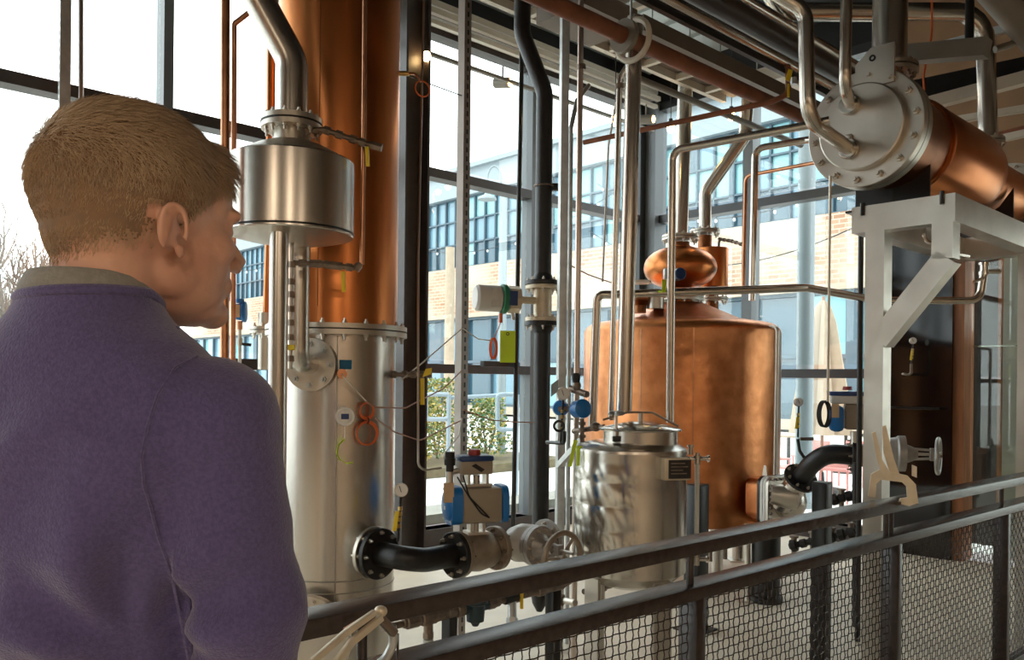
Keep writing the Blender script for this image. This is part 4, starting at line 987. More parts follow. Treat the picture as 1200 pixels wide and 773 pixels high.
# ================================================================== black riser with offset, meter tube
r0 = P(637, 250, 5.0)
xb = P(630, 690, 5.0)
br = thing('black_riser', 'heavy black pipe with an offset bend descending before the left glass', 'pipe', V((xb.x, xb.y, 0)))
rx_, ry_ = r0.x, 5.0
zF1, zF2 = P(637, 334, 5).z, P(635, 377, 5).z
top1 = P(612, 40, 5.0); top2 = P(640, 100, 5.0)
MB().tube(fillet([V((top1.x, 5, CEIL)), V((top1.x, 5, top1.z)), V((rx_, 5, P(640, 108, 5).z)), V((rx_, 5, zF1 + .01))], .22, 8), .0505, 28).build('upper_pipe', 'black_iron', br)
MB().tube([V((rx_, 5, zF2 - .01)), V((rx_, 5, P(628, 700, 5.0).z))], .0505, 28).build('lower_pipe', 'black_iron', br)
MB().lathe(V((rx_, 5, 0)), Z, [(P(630, 712, 5).z - .02, .018), (P(630, 706, 5).z, .045), (P(628, 698, 5).z, .0505)], 24).build('end_cap', 'black_iron', br)
MB().lathe(V((rx_, 5, zF1 + .02)), Z, [(0, .07), (.05, .0505)], 28).build('upper_hub', 'black_iron', br)
MB().lathe(V((rx_, 5, zF2 - .07)), Z, [(0, .0505), (.05, .07)], 28).build('lower_hub', 'black_iron', br)
flange(br, V((rx_, 5, zF1 + .012)), Z, .110, .026, 8, 'black_iron', .010); flange(br, V((rx_, 5, zF2 - .012)), Z, .110, .026, 8, 'black_iron', .010)
mt_ = thing('flow_meter', 'flanged flow meter with grey transmitter head on the black riser', 'meter', V((rx_, 5, zF2)))
MB().lathe(V((rx_, 5, 0)), Z, [(zF2, .055), (zF1, .055)], 24).build('meter_tube', 'clamp_steel', mt_)
flange(mt_, V((rx_, 5, zF1 - .014)), Z, .105, .024, 8, 'clamp_steel', .010); flange(mt_, V((rx_, 5, zF2 + .014)), Z, .105, .024, 8, 'clamp_steel', .010)
th0 = P(604, 351, 4.93); MB().cyl(V((rx_, 5, th0.z)), th0, .022, n=16).build('neck', 'clamp_steel', mt_)
hx_ = V((-.93, -.30, .01)).normalized(); hb = P(604, 351, 4.92)
hd = MB().lathe(hb, hx_, [(-.03, .05), (-.02, .08), (.045, .082), (.05, .075)], 8).build('head', 'clamp_steel', mt_)
MB().box(hb + hx_ * .012 + V((0, -.084, 0)), (.05, .012, .085), hx_).build('display', 'blue_dark', hd)
MB().lathe(hb, hx_, [(.052, .078), (.062, .088), (.085, .088), (.095, .078)], 24).build('green_ring', 'green_enamel', hd)
MB().lathe(hb, hx_, [(.095, .072), (.10, .078), (.235, .078), (.25, .065)], 24).build('cover', 'white_enamel', hd)
MB().box(hb + hx_ * .115 + V((0, -.078, .0)), (.055, .008, .11), hx_).build('name_plate', 'galvanized', hd)
cg = hb + hx_ * .09 - Z * .085
MB().cyl(cg, cg - Z * .055, .012, n=10).build('cable_gland', 'orange_cable', mt_); MB().cyl(hb + hx_ * .02 - Z * .075, hb + hx_ * .01 - Z * .12, .011, n=10).build('conduit_plug', 'galvanized', mt_)
ct_ = thing('cable_coil', 'small orange coil of cable hanging below the flow meter', 'cable', P(577, 410, 4.9))
m = MB()
for k in range(4):
    pts = [P(577, 408, 4.9) + V((.018 * math.cos(a) + .004 * k, .01 * k, .062 * math.sin(a))) for a in [2 * PI * i / 24 for i in range(24)]]; m.tube(pts, .003, 6, closed=True)
m.build('loop', 'orange_cable', ct_)
MB().tube(fillet([cg - Z * .05, P(584, 385, 4.9), P(578, 398, 4.9)], .05), .003, 6).build('lead', 'orange_cable', ct_)
yt = thing('paper_tag', 'plain lime yellow tag hanging below the flow meter', 'tag', P(595, 405, 4.95))
MB().box(P(595, 406, 4.95), (.092, .002, .19), (1, .1, 0)).build('card', 'lime_plastic', yt); MB().torus(P(595, 391, 4.945), (0, 1, 0), .008, .002, 14, 6).build('eyelet', 'black_rubber', yt)
tag(MB().bar(P(565, 426, 7.4), P(606, 427, 7.7), .05, .05).build('window_stop', 'black_rubber'), 'short dark bar lying on the lower window transom', 'bar')
ub = thing('pipe_clamp', 'black bracket and clamp ring holding the black riser', 'bracket', P(640, 218, 5.0))
MB().torus(V((rx_, 5, P(637, 218, 5).z)), Z, .056, .006, 28, 8).build('clamp_ring', 'malleable', ub)
MB().box(V((rx_ + .085, 5.0, P(637, 219, 5).z)), (.10, .03, .045), None, None, .006).build('bracket', 'black_iron', ub)
# thin black conduit beside the mullion
pipe('conduit', 'thin black conduit running up beside the window mullion', 'conduit', [PZ(601, 7.6, .0), PZ(613, 7.6, CEIL)], .022, 'black_steel')
# ================================================================== slotted struts and the vertical pipe bank
def strut(name, label, xy, z0, z1, wd, face, mt='galvanized', slots=True, dp=None):
    t = thing(name, label, 'strut', V((xy.x, xy.y, z0))); f = V(face).normalized(); s = f.cross(Z).normalized(); dp = dp or wd
    m = MB(); c = V((xy.x, xy.y, (z0 + z1) / 2)); L = z1 - z0
    m.box(c - f * dp / 2, (wd, .003, L), s)
    for k in (-1, 1): m.box(c + s * wd / 2 * k, (.003, dp, L), s); m.box(c + s * (wd / 2 - .006) * k + f * dp / 2, (.012, .003, L), s)
    m.build('channel', mt, t)
    if slots:
        m = MB(); n = int(L / .05)
        for k in range(n): m.box(c - f * (dp / 2 + .0022) + Z * (-L / 2 + .025 + k * .05), (.012, .0015, .028), s)
        m.build('slot', 'black_steel', t, kind='stuff', smooth=0)
    return t
sx1 = P(542, 300, 4.6); strut('slotted_strut', 'slotted steel strut standing before the left glass by the actuator', sx1, 0, 3.98, .05, V((-.75, .66, 0)), 'strut_steel')
sx2 = P(658, 400, 4.75); strut('slotted_strut', 'galvanized strut standing right beside the black riser', sx2, 0, PZ(660, 4.75, 4.05).z, .042, V((-.3, 1, 0)), slots=False)
sx3 = P(76, 50, 4.9); strut('slotted_strut', 'galvanized strut rising behind the head of the visitor', sx3, 0, CEIL, .055, V((.8, .6, 0)))
pipe('conduit', 'slim steel conduit next to the strut behind the visitor', 'conduit', [PZ(95, 4.9, 0), PZ(95, 4.9, CEIL)], .014, 'warm_steel')
pipe('grey_conduit', 'grey conduit bending over at its top beside the galvanized strut', 'conduit', [PZ(664, 4.9, 0), P(669, 150, 4.9), P(676, 118, 4.95), P(690, 100, 5.1)], .014, 'galvanized', bend=.05)
m1 = thing('coppery_riser', 'slim coppery steel riser with a collar near the top', 'pipe', PZ(675, 4.6, 0))
MB().tube([PZ(672, 4.6, 0), PZ(682, 4.6, 4.05)], .0165, 14).build('tube', 'warm_steel', m1)
cq = P(681.5, 79, 4.6); MB().lathe(cq - Z * .015, Z, [(0, .024), (.03, .024)], 18).build('collar', 'malleable', m1)
m1 = thing('elbow_riser', 'steel riser with a bent coppery top beside the thick stainless riser', 'pipe', PZ(719, 4.5, .9))
MB().tube(fillet([PZ(716, 4.5, P(720, 492, 4.5).z), P(726, 92, 4.5), P(735, 78, 4.5), P(742, 60, 4.5)], .05), .0165, 14).build('tube', 'stainless_pipe', m1)
cq = P(726, 101, 4.5); MB().lathe(cq - Z * .012, Z, [(0, .024), (.024, .024)], 18).build('collar', 'malleable', m1)
m1 = thing('stainless_riser', 'thick stainless riser dropping to the lid of the steel tank', 'pipe', PZ(733, 4.45, 1.3))
MB().tube([P(731, 484, 4.45), P(744, 20, 4.45)], .0425, 26).build('tube', 'stainless_pipe', m1)
pipe('pot_riser', 'stainless riser standing on the onion head of the pot still', 'pipe', [V((OC.x, 7.0, P(797, 277, 7.0).z)), V((OC.x + .03, 7.0, 4.1))], .062, 'stainless_pipe', n=24)
pipe('bent_pipe', 'slim stainless pipe bent at its top, dropping before the pot still', 'pipe', [P(785, 495, 4.45), P(788, 176, 4.45), P(945, 147, 4.05), P(972, 141, 4.0)], .0205, 'stainless_pipe', bend=.06)
pipe('bent_pipe', 'slim stainless pipe bent over beside the right window mullion', 'pipe', [P(881, 352, 5.4), P(885, 174, 5.4), P(945, 164, 5.2), P(985, 160, 5.0)], .022, 'stainless_pipe', bend=.06)
pipe('copper_line', 'thin copper line running from window mullion across to the condenser', 'pipe', [P(871, 335, 6.4), P(874, 206, 6.4), P(968, 188, 5.8), P(985, 184, 5.6)], .014, 'copper_pipe', bend=.05)
pipe('loop_pipe', 'level stainless pipe looping past the pot still at shoulder height', 'pipe', [P(694, 500, 4.62), P(700, 345, 4.62), P(716, 345, 4.6), P(945, 337, 4.75), P(1012, 349, 5.0)], .0235, 'stainless_pipe', bend=.06)
pipe('thin_riser', 'thin steel riser standing right of the pot still', 'pipe', [P(908, 556, 6.2), P(911, 385, 6.2), P(903, 383, 6.3)], .016, 'stainless_mill', bend=.03)
pipe('thin_rod', 'thin steel rod hanging from the condenser cover', 'rod', [P(970, 470, 4.55), P(973, 206, 4.4)], .007, 'stainless_mill')
pipe('black_pipe', 'slim black pipe rising beside the condenser stand post', 'pipe', [PZ(1005, 5.0, 0), P(1009, 276, 5.0)], .016, 'black_steel')
pipe('bypass_pipe', 'stainless pipe crossing behind the diagonal brace and turning up', 'pipe', [P(1043, 352, 5.0), P(1148, 352, 5.0), P(1154, 312, 5.0)], .023, 'stainless_pipe', bend=.07)
sv = thing('sample_valve', 'small stainless sampling valve above the pipe behind the brace', 'valve', P(1153, 318, 4.99))
m = MB(); m.lathe(P(1153, 322, 5.0), Z, [(0, .03), (.02, .03), (.02, .022), (.06, .022), (.06, .03), (.075, .03)], 18); m.cyl(P(1153, 318, 5.0), P(1172, 318, 5.0), .014, n=12); m.cyl(P(1140, 331, 4.98), P(1153, 325, 4.98), .009, n=8); m.build('body', 'stainless_polished', sv)
# white cord and thin copper tie wires
pipe('bulb_cord', 'thin white cord hanging before the left glass from a festoon bulb', 'cord', [P(722, 120, 6.2), P(713, 170, 6.2), P(706, 330, 6.2)], .008, 'white_cable')
def cable(label, pts, r=.0035, mt='brown_cable', name='sensor_cable'):
    o = MB().tube(fillet(pts, .15, 8), r, 6).build(name, mt); tag(o, label, 'cable'); return o
cable('brown sensor cable drooping from the coil on the still to the strut', [P(428, 470, 3.68), P(440, 477, 3.7), P(475, 478, 3.9), P(520, 455, 4.4), P(541, 434, 4.55)])
cable('brown sensor cable sagging lowest between the still and the strut', [P(440, 490, 3.68), P(462, 506, 3.8), P(492, 516, 4.1), P(525, 500, 4.4), P(541, 492, 4.55)])
cable('pale sensor cable rising from the yellow valve to the strut', [P(470, 445, 3.9), P(495, 425, 4.1), P(541, 385, 4.55)], mt='white_cable')
cable('brown sensor cable running from the strut to the black riser', [P(543, 480, 4.55), P(575, 492, 4.7), P(600, 494, 4.8), P(625, 495, 4.93)])
cable('pale cable drooping from the strut to the small orange coil', [P(543, 385, 4.55), P(560, 397, 4.7), P(576, 399, 4.88)], mt='white_cable')
cable('white cable curving from the strut into the solenoid', [P(541, 490, 4.55), P(538, 510, 4.4), P(522, 530, 4.0), P(520, 536, 3.9)], .004, 'white_cable')
cable('thin brown cable slanting from the galvanized strut to the coppery riser', [P(655, 304, 4.8), P(690, 322, 5.2), P(722, 333, 5.5)], .004)
cable('slim steel air line dropping along the dark steel column', [P(497, -10, 4.2), P(490, 300, 4.0), P(490, 545, 3.85), P(497, 551, 3.85), P(518, 548, 3.84)], .006, 'stainless_mill', 'air_line')
cable('thin black cable stretched from the still to the strut near the ceiling', [P(473, 86, 4.1), P(500, 97, 4.3), P(541, 112, 4.55)], .003, 'black_rubber')
# valve on the right side of the still with yellow lever
sv = thing('side_valve', 'small ball valve with yellow lever on the right side of the still', 'valve', P(478, 438, 3.98))
m = MB(); m.cyl(P(456, 439, 3.95), P(506, 438, 3.98), .011, n=12)
for x in (462, 474, 484, 494, 503): q = P(x, 438.5, 3.96); m.lathe(q - V((.012, 0, 0)), (1, 0, 0), [(0, .02), (.024, .02)], 6)
m.build('body', 'malleable', sv)
MB().prism([(-.02, -.02), (.02, -.005), (.025, .025), (-.005, .02)], P(500, 437, 3.93), (1, 0, 0), Z, .006).build('tag', 'yellow_plastic', sv); MB().bar(P(495, 443, 3.93), P(495, 474, 3.93), .02, .008, up=(0, -1, 0), bev=.001).build('lever', 'yellow_plastic', sv)
q, nn = oncol(465, 86)
so2 = thing('side_probe', 'temperature probe with an orange cable loop high on the copper column', 'probe', q)
MB().cyl(q - nn * .02, q + V((.06, 0, 0)), .012, n=10).build('probe', 'brass', so2); MB().tube(fillet([q + V((.06, 0, 0)), P(487, 86, 4.0), P(493, 96, 4.0)], .03), .006, 8).build('lead', 'copper_pipe', so2); MB().torus(P(495, 104, 4.05), (.6, -1, 0), .038, .004, 24, 6).build('loop', 'orange_cable', so2)
# blue transmitter beyond the visitor's face
bt = thing('blue_transmitter', 'blue transmitter head on a slim stem beyond the visitor', 'instrument', PZ(281, 4.3, 1.2))
c = P(281, 365, 4.3); MB().lathe(c - V((.042, 0, 0)), (1, .2, 0), [(0, .035), (.01, .04), (.05, .045), (.055, .055), (.07, .055), (.075, .045)], 24).build('housing', 'blue_enamel', bt)
MB().box(c + V((-.005, -.045, 0)), (.04, .006, .065), (1, .2, 0)).build('name_plate', 'cardboard_tag', bt); MB().lathe(c + Z * .045, Z, [(0, .022), (.02, .022)], 14).build('top_plug', 'blue_enamel', bt)
m = MB(); m.cyl(P(281, 376, 4.3), P(281, 440, 4.3), .009, n=10); m.lathe(P(281, 400, 4.3), Z, [(-.02, .016), (.02, .016)], 8); m.build('stem', 'stainless_mill', bt); MB().cyl(P(281, 376, 4.3), P(281, 386, 4.3), .014, n=10).build('gland', 'copper_pipe', bt)
MB().bar(P(284, 403, 4.28), P(294, 404, 4.28), .015, .015).build('cock', 'black_iron', bt)
nf_ = thing('blind_flange', 'small bolted flange on a stub behind the support post', 'flange', P(312, 388, 4.25)); c = P(312, 387, 4.25)
MB().cyl(c - Z * .2, c + Z * .09, .04, n=20).build('stub', 'stainless_mill', nf_); flange(nf_, c, Z, .085, .016, 8, 'stainless_mill', .010, gap=.004)
pipe('copper_riser', 'short copper riser seen beside the drum support post', 'pipe', [P(313, 372, 4.25), PZ(316, 4.25, 2.3), PZ(322, 4.25, CEIL)], .022, 'copper')
# ================================================================== instruments behind the steel tank
tr = thing('pressure_transmitter', 'pair of blue transmitters stacked on fittings behind the steel tank', 'instrument', P(680, 505, 4.4))
c = P(679, 479, 4.35); MB().lathe(c, V((.5, -1, .1)), [(-.05, .035), (-.03, .045), (.02, .045), (.025, .05), (.04, .05), (.045, .042)], 22).build('housing', 'blue_enamel', tr)
c = P(657, 478, 4.45); MB().lathe(c, V((-.5, -1, .1)), [(-.04, .03), (-.02, .04), (.02, .04), (.03, .03)], 20).build('housing', 'blue_enamel', tr)
m = MB(); m.cyl(P(682, 490, 4.4), P(682, 518, 4.4), .012, n=12); m.cyl(P(655, 479, 4.42), P(675, 479, 4.38), .014, n=12)
for y in (496, 503, 511): m.lathe(P(682, y, 4.4) - Z * .008, Z, [(0, .02), (.016, .02)], 8)
m.cyl(P(668, 455, 4.45), P(688, 462, 4.35), .018, n=10); m.cyl(P(672, 505, 4.5), P(708, 500, 4.3), .014, n=10); m.ell(P(676, 452, 4.4), .022, .022, .03); m.ell(P(698, 500, 4.35), .03, .03, .025); m.build('manifold', 'malleable', tr)
MB().lathe(P(675, 448, 4.4), Z, [(0, .02), (.04, .024), (.05, .015)], 12).build('cap', 'black_rubber', tr)
MB().prism([(-.02, -.045), (.02, -.015), (.02, .05), (-.02, .02)], P(650, 455, 4.4), (1, 0, 0), Z, .004).build('label_plate', 'blue_grey_paint', tr)
gauge('pressure_gauge', 'pressure gauge with a black siphon loop beside the galvanized strut', P(657, 520, 4.4), P(660, 461, 4.4), V((.2, -1, 0)), .034, False)
sl_ = thing('siphon_loop', 'black siphon loop and elbow under the gauge by the strut', 'pipe', P(652, 518, 4.35))
MB().torus(P(655, 499, 4.38), (.2, 1, 0), .026, .007, 24, 8).build('loop', 'black_iron', sl_); MB().tube(fillet([P(641, 518, 4.6), P(661, 519, 4.38), P(661, 505, 4.38)], .02), .011, 10).build('elbow', 'black_iron', sl_)
tg3 = thing('paper_tag', 'folded lime green tag at the rim of the steel tank', 'tag', P(672, 545, 4.1))
MB().prism([(-.03, -.07), (-.012, -.07), (.016, .06), (-.004, .065)], P(673, 530, 4.1), (1, 0, 0), Z, .002).build('strip', 'lime_plastic', tg3); MB().box(P(679, 534, 4.12), (.028, .002, .10), (1, -.2, 0)).build('strip', 'lime_plastic', tg3)
strut_b = MB().bar(P(655, 545, 4.7), P(682, 515, 4.5), .03, .03).build('brace_strut', 'galvanized'); tag(strut_b, 'short galvanized diagonal brace behind the steel tank', 'strut')
# ================================================================== low steam line between the rails
L0 = P(462, 733, 3.0)
def lpt(px, dz=0.0): return along(L0, U, px) + Z * dz
ln = thing('steam_line', 'low threaded steam line with tees and valves behind the railing', 'pipe', lpt(530))
MB().tube([lpt(452), lpt(662)], .013, 12).build('tube', 'malleable', ln)
m = MB()
for px, r, hl in ((486, .024, .03), (478, .018, .012), (505, .026, .035), (520, .022, .03), (532, .020, .02), (541, .026, .016), (548, .02, .012), (578, .024, .02), (585, .02, .012), (606, .022, .03), (636, .02, .02)):
    c = lpt(px); MB().lathe(c - U * hl, U, [(0, r * .8), (.004, r), (hl * 2 - .004, r), (hl * 2, r * .8)], 10).build('fitting', 'malleable', ln)
c = lpt(505); m.cyl(c, c - Z * .06, .018, n=12); m.lathe(c - Z * .075, Z, [(0, .022), (.02, .022)], 6)
c = lpt(520); m.lathe(c, Z, [(.0, .014), (.035, .014), (.035, .018), (.05, .018)], 8); c = lpt(486); m.lathe(c, Z, [(.0, .012), (.03, .012), (.03, .009), (.045, .009)], 8)
m.build('plug', 'malleable', ln, kind='stuff')
c = lpt(505) - Z * .09; m = MB(); m.lathe(c - Z * .05, Z, [(0, .018), (.06, .02)], 10); m.build('drain_valve', 'galvanized', ln)
MB().bar(c + V((.02, -.02, -.03)), c + V((-.05, -.06, -.05)), .02, .008, bev=.002).build('lever', 'yellow_plastic', ln)
MB().bar(lpt(486, .04), lpt(462, .045) - V((.03, 0, 0)), .018, .008, bev=.002).build('lever', 'yellow_plastic', ln)
st_ = MB(); c = lpt(560); st_.lathe(c, Z, [(-.075, .012), (-.06, .02), (-.055, .035), (.01, .04), (.015, .05), (.03, .05), (.034, .04)], 14); st_.cyl(c - U * .06, c + U * .06, .022, n=10); st_.build('steam_trap', 'trap_paint', ln)
c = lpt(600, .01); MB().lathe(c - U * .03, U, [(0, .03), (.06, .03)], 10).build('check_valve', 'black_iron', ln)
m = MB(); m.cyl(lpt(603), lpt(603, -.07) + V((0, -.04, 0)), .018, n=12); m.lathe(lpt(603, -.07) + V((0, -.04, 0)), (0, -.5, -1), [(0, .024), (.02, .024)], 6); m.build('strainer', 'galvanized', ln)
MB().bar(lpt(615, .03), lpt(600, .055), .014, .007).build('lever', 'yellow_plastic', ln); MB().box(lpt(614, .0) - V((0, .03, 0)), (.014, .008, .09)).build('lever', 'yellow_plastic', ln)
ss = lpt(529); strut('strut_leg', 'short slotted strut post holding up the low steam line', V((ss.x, ss.y + .03, 0)), 0, ss.z - .01, .041, V((-.8, .6, 0)), 'black_steel')
l2 = thing('second_steam_line', 'second low line with a yellow handled valve behind the tank legs', 'pipe', P(690, 695, 4.4))
m = MB(); m.cyl(P(684, 693, 4.6), P(760, 676, 5.0), .016, n=12)
for x, y in ((697, 690), (706, 688), (740, 680)): m.lathe(P(x, y, 4.65) - V((.02, 0, 0)), (1, .4, 0), [(0, .026), (.04, .026)], 8)
m.build('tube', 'malleable', l2); MB().box(P(691, 692, 4.55), (.03, .03, .04)).build('lever', 'yellow_plastic', l2)
# stub post and coupling under the handwheel
def post(label, px, d, z1, wd, mt='black_steel', dp=None):
    p = PZ(px, d, 0); t = thing('steel_post', label, 'post', p); MB().box(p + Z * z1 / 2, (wd, dp or wd, z1), W, None, .004).build('tube', mt, t); MB().box(p + Z * .005, (wd * 1.8, wd * 1.8, .01), W).build('foot_plate', mt, t); MB().box(p + Z * (z1 + .004), (wd * .94, (dp or wd) * .94, .008), W).build('cap', mt, t)
post('black steel post under the handwheel of the gate valve', 647, 3.9, P(647, 688, 3.9).z + .04, .055)
post('dark slate steel post with a flat cap right of the pot discharge', 961, 4.2, P(961, 566, 4.2).z, .075, 'blue_dark' if False else 'black_steel')
post('dark steel post standing behind the glass level tube', 815, 5.2, P(815, 568, 5.2).z, .11)
pp_ = thing('tank_outlet', 'stainless outlet plate and coupling on the tank leg', 'fitting', P(672, 705, 4.05))
MB().cyl(P(660, 703, 4.1), P(674, 706, 4.0), .016, n=12).build('coupling', 'stainless_mill', pp_); MB().lathe(P(660, 703, 4.1), (-.8, .4, 0), [(0, .03), (.02, .03)], 8).build('union', 'malleable', pp_)
# ================================================================== pot discharge, black elbow and second actuated valve
da2 = V((.55, -.84, 0)).normalized(); dn = V((-da2.y, da2.x, 0)); DCx = PC + da2 * .98 + Z * P(904, 586, 6.1).z
pd = thing('pot_discharge', 'rectangular bolted discharge cover with steel dome on the pot still', 'manway', DCx)
def rrect(w_, h_, r, n=6):
    o = []
    for (cx_, cy_, a0) in ((w_ - r, h_ - r, 0), (-w_ + r, h_ - r, PI / 2), (-w_ + r, -h_ + r, PI), (w_ - r, -h_ + r, 1.5 * PI)):
        for k in range(n + 1): a = a0 + PI / 2 * k / n; o.append((cx_ + r * math.cos(a), cy_ + r * math.sin(a)))
    return o
MB().prism(rrect(.15, .15, .06), DCx - da2 * .07, dn, Z, .12).build('neck', 'copper_hammered', pd)
for k, mt in enumerate(('black_steel', 'silicone_white', 'silicone_white', 'stainless_mill')): MB().prism(rrect(.19, .18, .06), DCx + da2 * (.02 + .026 * k), dn, Z, .022).build('plate' if k != 1 else 'gasket', mt, pd)
m = MB(); fo = DCx + da2 * .112
for k in range(7):
    for s in (-1, 1): m.cyl(fo + dn * (-.15 + .05 * k) + Z * .163 * s, fo + dn * (-.15 + .05 * k) + Z * .163 * s + da2 * .018, .011, n=6); m.cyl(fo + Z * (-.12 + .04 * k) + dn * .172 * s, fo + Z * (-.12 + .04 * k) + dn * .172 * s + da2 * .018, .011, n=6)
m.build('bolt_ring', 'malleable', pd, kind='stuff', smooth=20)
MB().prism([(-.015, 0), (.02, 0), (.012, .07), (.0, .075)], DCx + Z * .18 - dn * .10, da2, Z, .012).build('lifting_lug', 'stainless_mill', pd)
MB().lathe(DCx + da2 * .105, da2, [(0, .13), (.06, .125), (.12, .10), (.155, .05), (.16, .01)], 32).build('dome', 'stainless', pd)
o1 = P(918, 588, 5.98); o2 = P(937, 562, 5.80)
MB().tube([DCx + da2 * .1 + dn * .02, o1, o2], [.09, .085, .08], 24).build('outlet', 'stainless', pd)
MB().lathe(P(935, 583, 5.85), (1, -.3, -.1), [(-.18, .07), (-.05, .09), (0, .08), (.02, .03)], 28).build('branch_dome', 'stainless_mill', pd)
el = thing('black_elbow', 'black iron elbow rising from the pot discharge to the actuated valve', 'pipe', o2)
ed = (o2 - o1).normalized(); oE = P(1000, 533, 5.55)
MB().tube(fillet([o2 + ed * .02, o2 + ed * .18, oE - V((.16, -.05, -.005)), oE], .22, 10), .066, 26).build('bend', 'black_iron', el)
flange(el, o2 + ed * .02, ed, .12, .024, 8, 'black_iron', .011, bm='stainless_mill')
flange(el, oE, (1, -.3, 0), .118, .026, 8, 'black_iron', .011, bm='stainless_mill')
g1 = P(946, 553, 5.7)
gauge('pressure_gauge', 'pressure gauge on a bent black siphon above the black elbow', P(935, 512, 5.7), P(936, 471, 5.7), V((.1, -1, 0)), .03, True)
pipe('siphon_pipe', 'thin black siphon pipe between the gauge and the black elbow', 'pipe', [P(935, 514, 5.7), P(937, 528, 5.7), P(949, 545, 5.7)], .011, 'black_iron')
MB_ = MB(); MB_.cyl(P(938, 514, 5.7), P(953, 514, 5.7), .012, n=10); tag(MB_.build('siphon_branch', 'malleable'), 'short side branch on the siphon under the right gauge', 'pipe')
a2 = thing('actuated_valve', 'actuated valve with a blue housing half hidden by the stand post', 'valve', P(1005, 530, 5.5))
MB().lathe(P(1003, 533, 5.52), (1, -.3, 0), [(0, .10), (.02, .10), (.03, .075), (.14, .085), (.24, .075)], 28).build('body', 'tan_cast', a2)
MB().box(P(1008, 488, 5.5), (.20, .15, .17), (1, -.3, 0), None, .015).build('actuator_body', 'beige_enamel', a2)
MB().box(P(980, 490, 5.45), (.09, .15, .17), (1, -.3, 0), None, .03).build('end_cap', 'blue_enamel', a2)
MB().box(P(993, 468, 5.48), (.21, .12, .055), (1, -.3, 0), None, .01).build('switch_box', 'white_enamel', a2)
MB().box(P(993, 461, 5.48), (.22, .13, .03), (1, -.3, 0), None, .008).build('lid', 'blue_dark', a2)
MB().lathe(P(993, 457, 5.48), Z, [(0, .03), (.025, .028)], 16).build('indicator', 'red_knob', a2)
MB().box(P(979, 481, 5.36), (.045, .002, .09), (1, -.2, 0)).build('tag', 'cardboard_tag', a2)
MB().cyl(P(1002, 505, 5.5), P(1002, 522, 5.5), .03, n=12).build('yoke', 'stainless_mill', a2)
m = MB()
for k in range(4): m.tube([P(968, 485, 5.4) + V((.035 * math.cos(a), .02 * k, .085 * math.sin(a))) for a in [2 * PI * i / 20 for i in range(20)]], .005, 6, closed=True)
m.build('cable_loop', 'black_rubber', a2)
# gate valve right of the stand post
g2 = thing('gate_valve', 'grey gate valve with a small five spoke handwheel beside the stand post', 'valve', P(1060, 532, 5.1))
gx = V((.95, -.3, 0)).normalized(); gb = P(1050, 531, 5.1)
MB().lathe(gb, gx, [(-.10, .06), (-.06, .09), (.0, .10), (.01, .11), (.05, .11), (.055, .06), (.09, .045), (.12, .03)], 28).build('body', 'grey_cast', g2)
m = MB(); 
for s in (-1, 1): m.bar(gb + gx * .05 + Z * .035 * s, gb + gx * .20 + Z * .025 * s, .018, .014)
m.box(gb + gx * .205, (.03, .05, .075), gx); m.build('yoke', 'grey_cast', g2); MB().cyl(gb + gx * .05, gb + gx * .25, .010, n=10).build('stem', 'stainless_mill', g2)
handwheel(g2, gb + gx * .235 + V((.0, 0, -.008)), V((.85, -.55, 0)), .105, 'galvanized', 5)
gauge('pressure_gauge', 'solid stand-in for a gauge with yellow cock reflected in the black clad bay', P(1068, 428, 7.4), P(1070, 399, 7.4), V((-.2, -1, 0)), .03, True)  # a reflection in the glossy black bay, built as a solid gauge
pipe('reflected_gauge_arm', 'short pipe arm added to carry the reflected gauge before the black bay', 'pipe', [P(1058, 438, 7.72), P(1058, 438, 7.45), P(1068, 440, 7.4), P(1068, 426, 7.4)], .012, 'malleable')
sh = MB().box(w2(3.15, P(1070, 478, 7.5).z, .25), (.5, .2, .02), W).build('reflected_shelf', 'black_iron'); tag(sh, 'solid stand-in for a shelf bracket reflected in the black clad bay', 'shelf')  # shelf bracket reflected in the black bay, modelled as a solid shelf
# pump and cluttered fittings low behind the black post
pu_ = thing('pump_motor', 'black cylindrical pump motor standing below the pot discharge', 'pump', PZ(897, 5.9, 0))
q = PZ(897, 5.9, 0); zz_ = P(897, 622, 5.9).z; MB().lathe(q, Z, [(0, .12), (.04, .12), (.05, .10), (zz_, .10), (zz_ + .03, .07)], 28).build('motor', 'black_steel', pu_); MB().cyl(PZ(876, 5.9, 0), PZ(876, 5.9, .55), .022, n=14).build('leg', 'stainless_mill', pu_); MB().box(PZ(876, 5.9, .006), (.16, .12, .012)).build('foot_plate', 'stainless_mill', pu_)
def clutter(label, x0, y0, x1, y1, d0, d1, n, seed):
    rr = random.Random(seed); a, b = P(x0, y0, d0), P(x1, y1, d1); t = thing('pipe_manifold', label, 'pipe', (a + b) / 2); dv = (b - a).normalized()
    MB().cyl(a, b, .02, n=12).build('tube', 'black_iron', t); m = MB(); m2 = MB()
    for k in range(n):
        c = a.lerp(b, (k + .5) / n); r = rr.uniform(.028, .042); m.lathe(c - dv * .022, dv, [(0, r * .8), (.006, r), (.038, r), (.044, r * .8)], 10)
        if k % 2 == 0: m2.cyl(c, c - Z * rr.uniform(.06, .14), .016, n=10); m2.lathe(c + Z * .02, Z, [(0, .018), (.03, .018), (.03, .028), (.04, .028)], 10)
    m.build('fitting', 'black_iron', t, kind='stuff'); m2.build('branch', 'malleable', t, kind='stuff')
clutter('black threaded manifold seen below the black elbow', 965, 588, 1008, 578, 5.5, 5.4, 5, 1)
clutter('black threaded manifold near the floor beside the dark slate post', 925, 640, 1003, 622, 5.4, 5.2, 7, 2)
clutter('threaded manifold lying on the floor behind the steel tank', 828, 642, 872, 633, 6.2, 6.2, 5, 3)
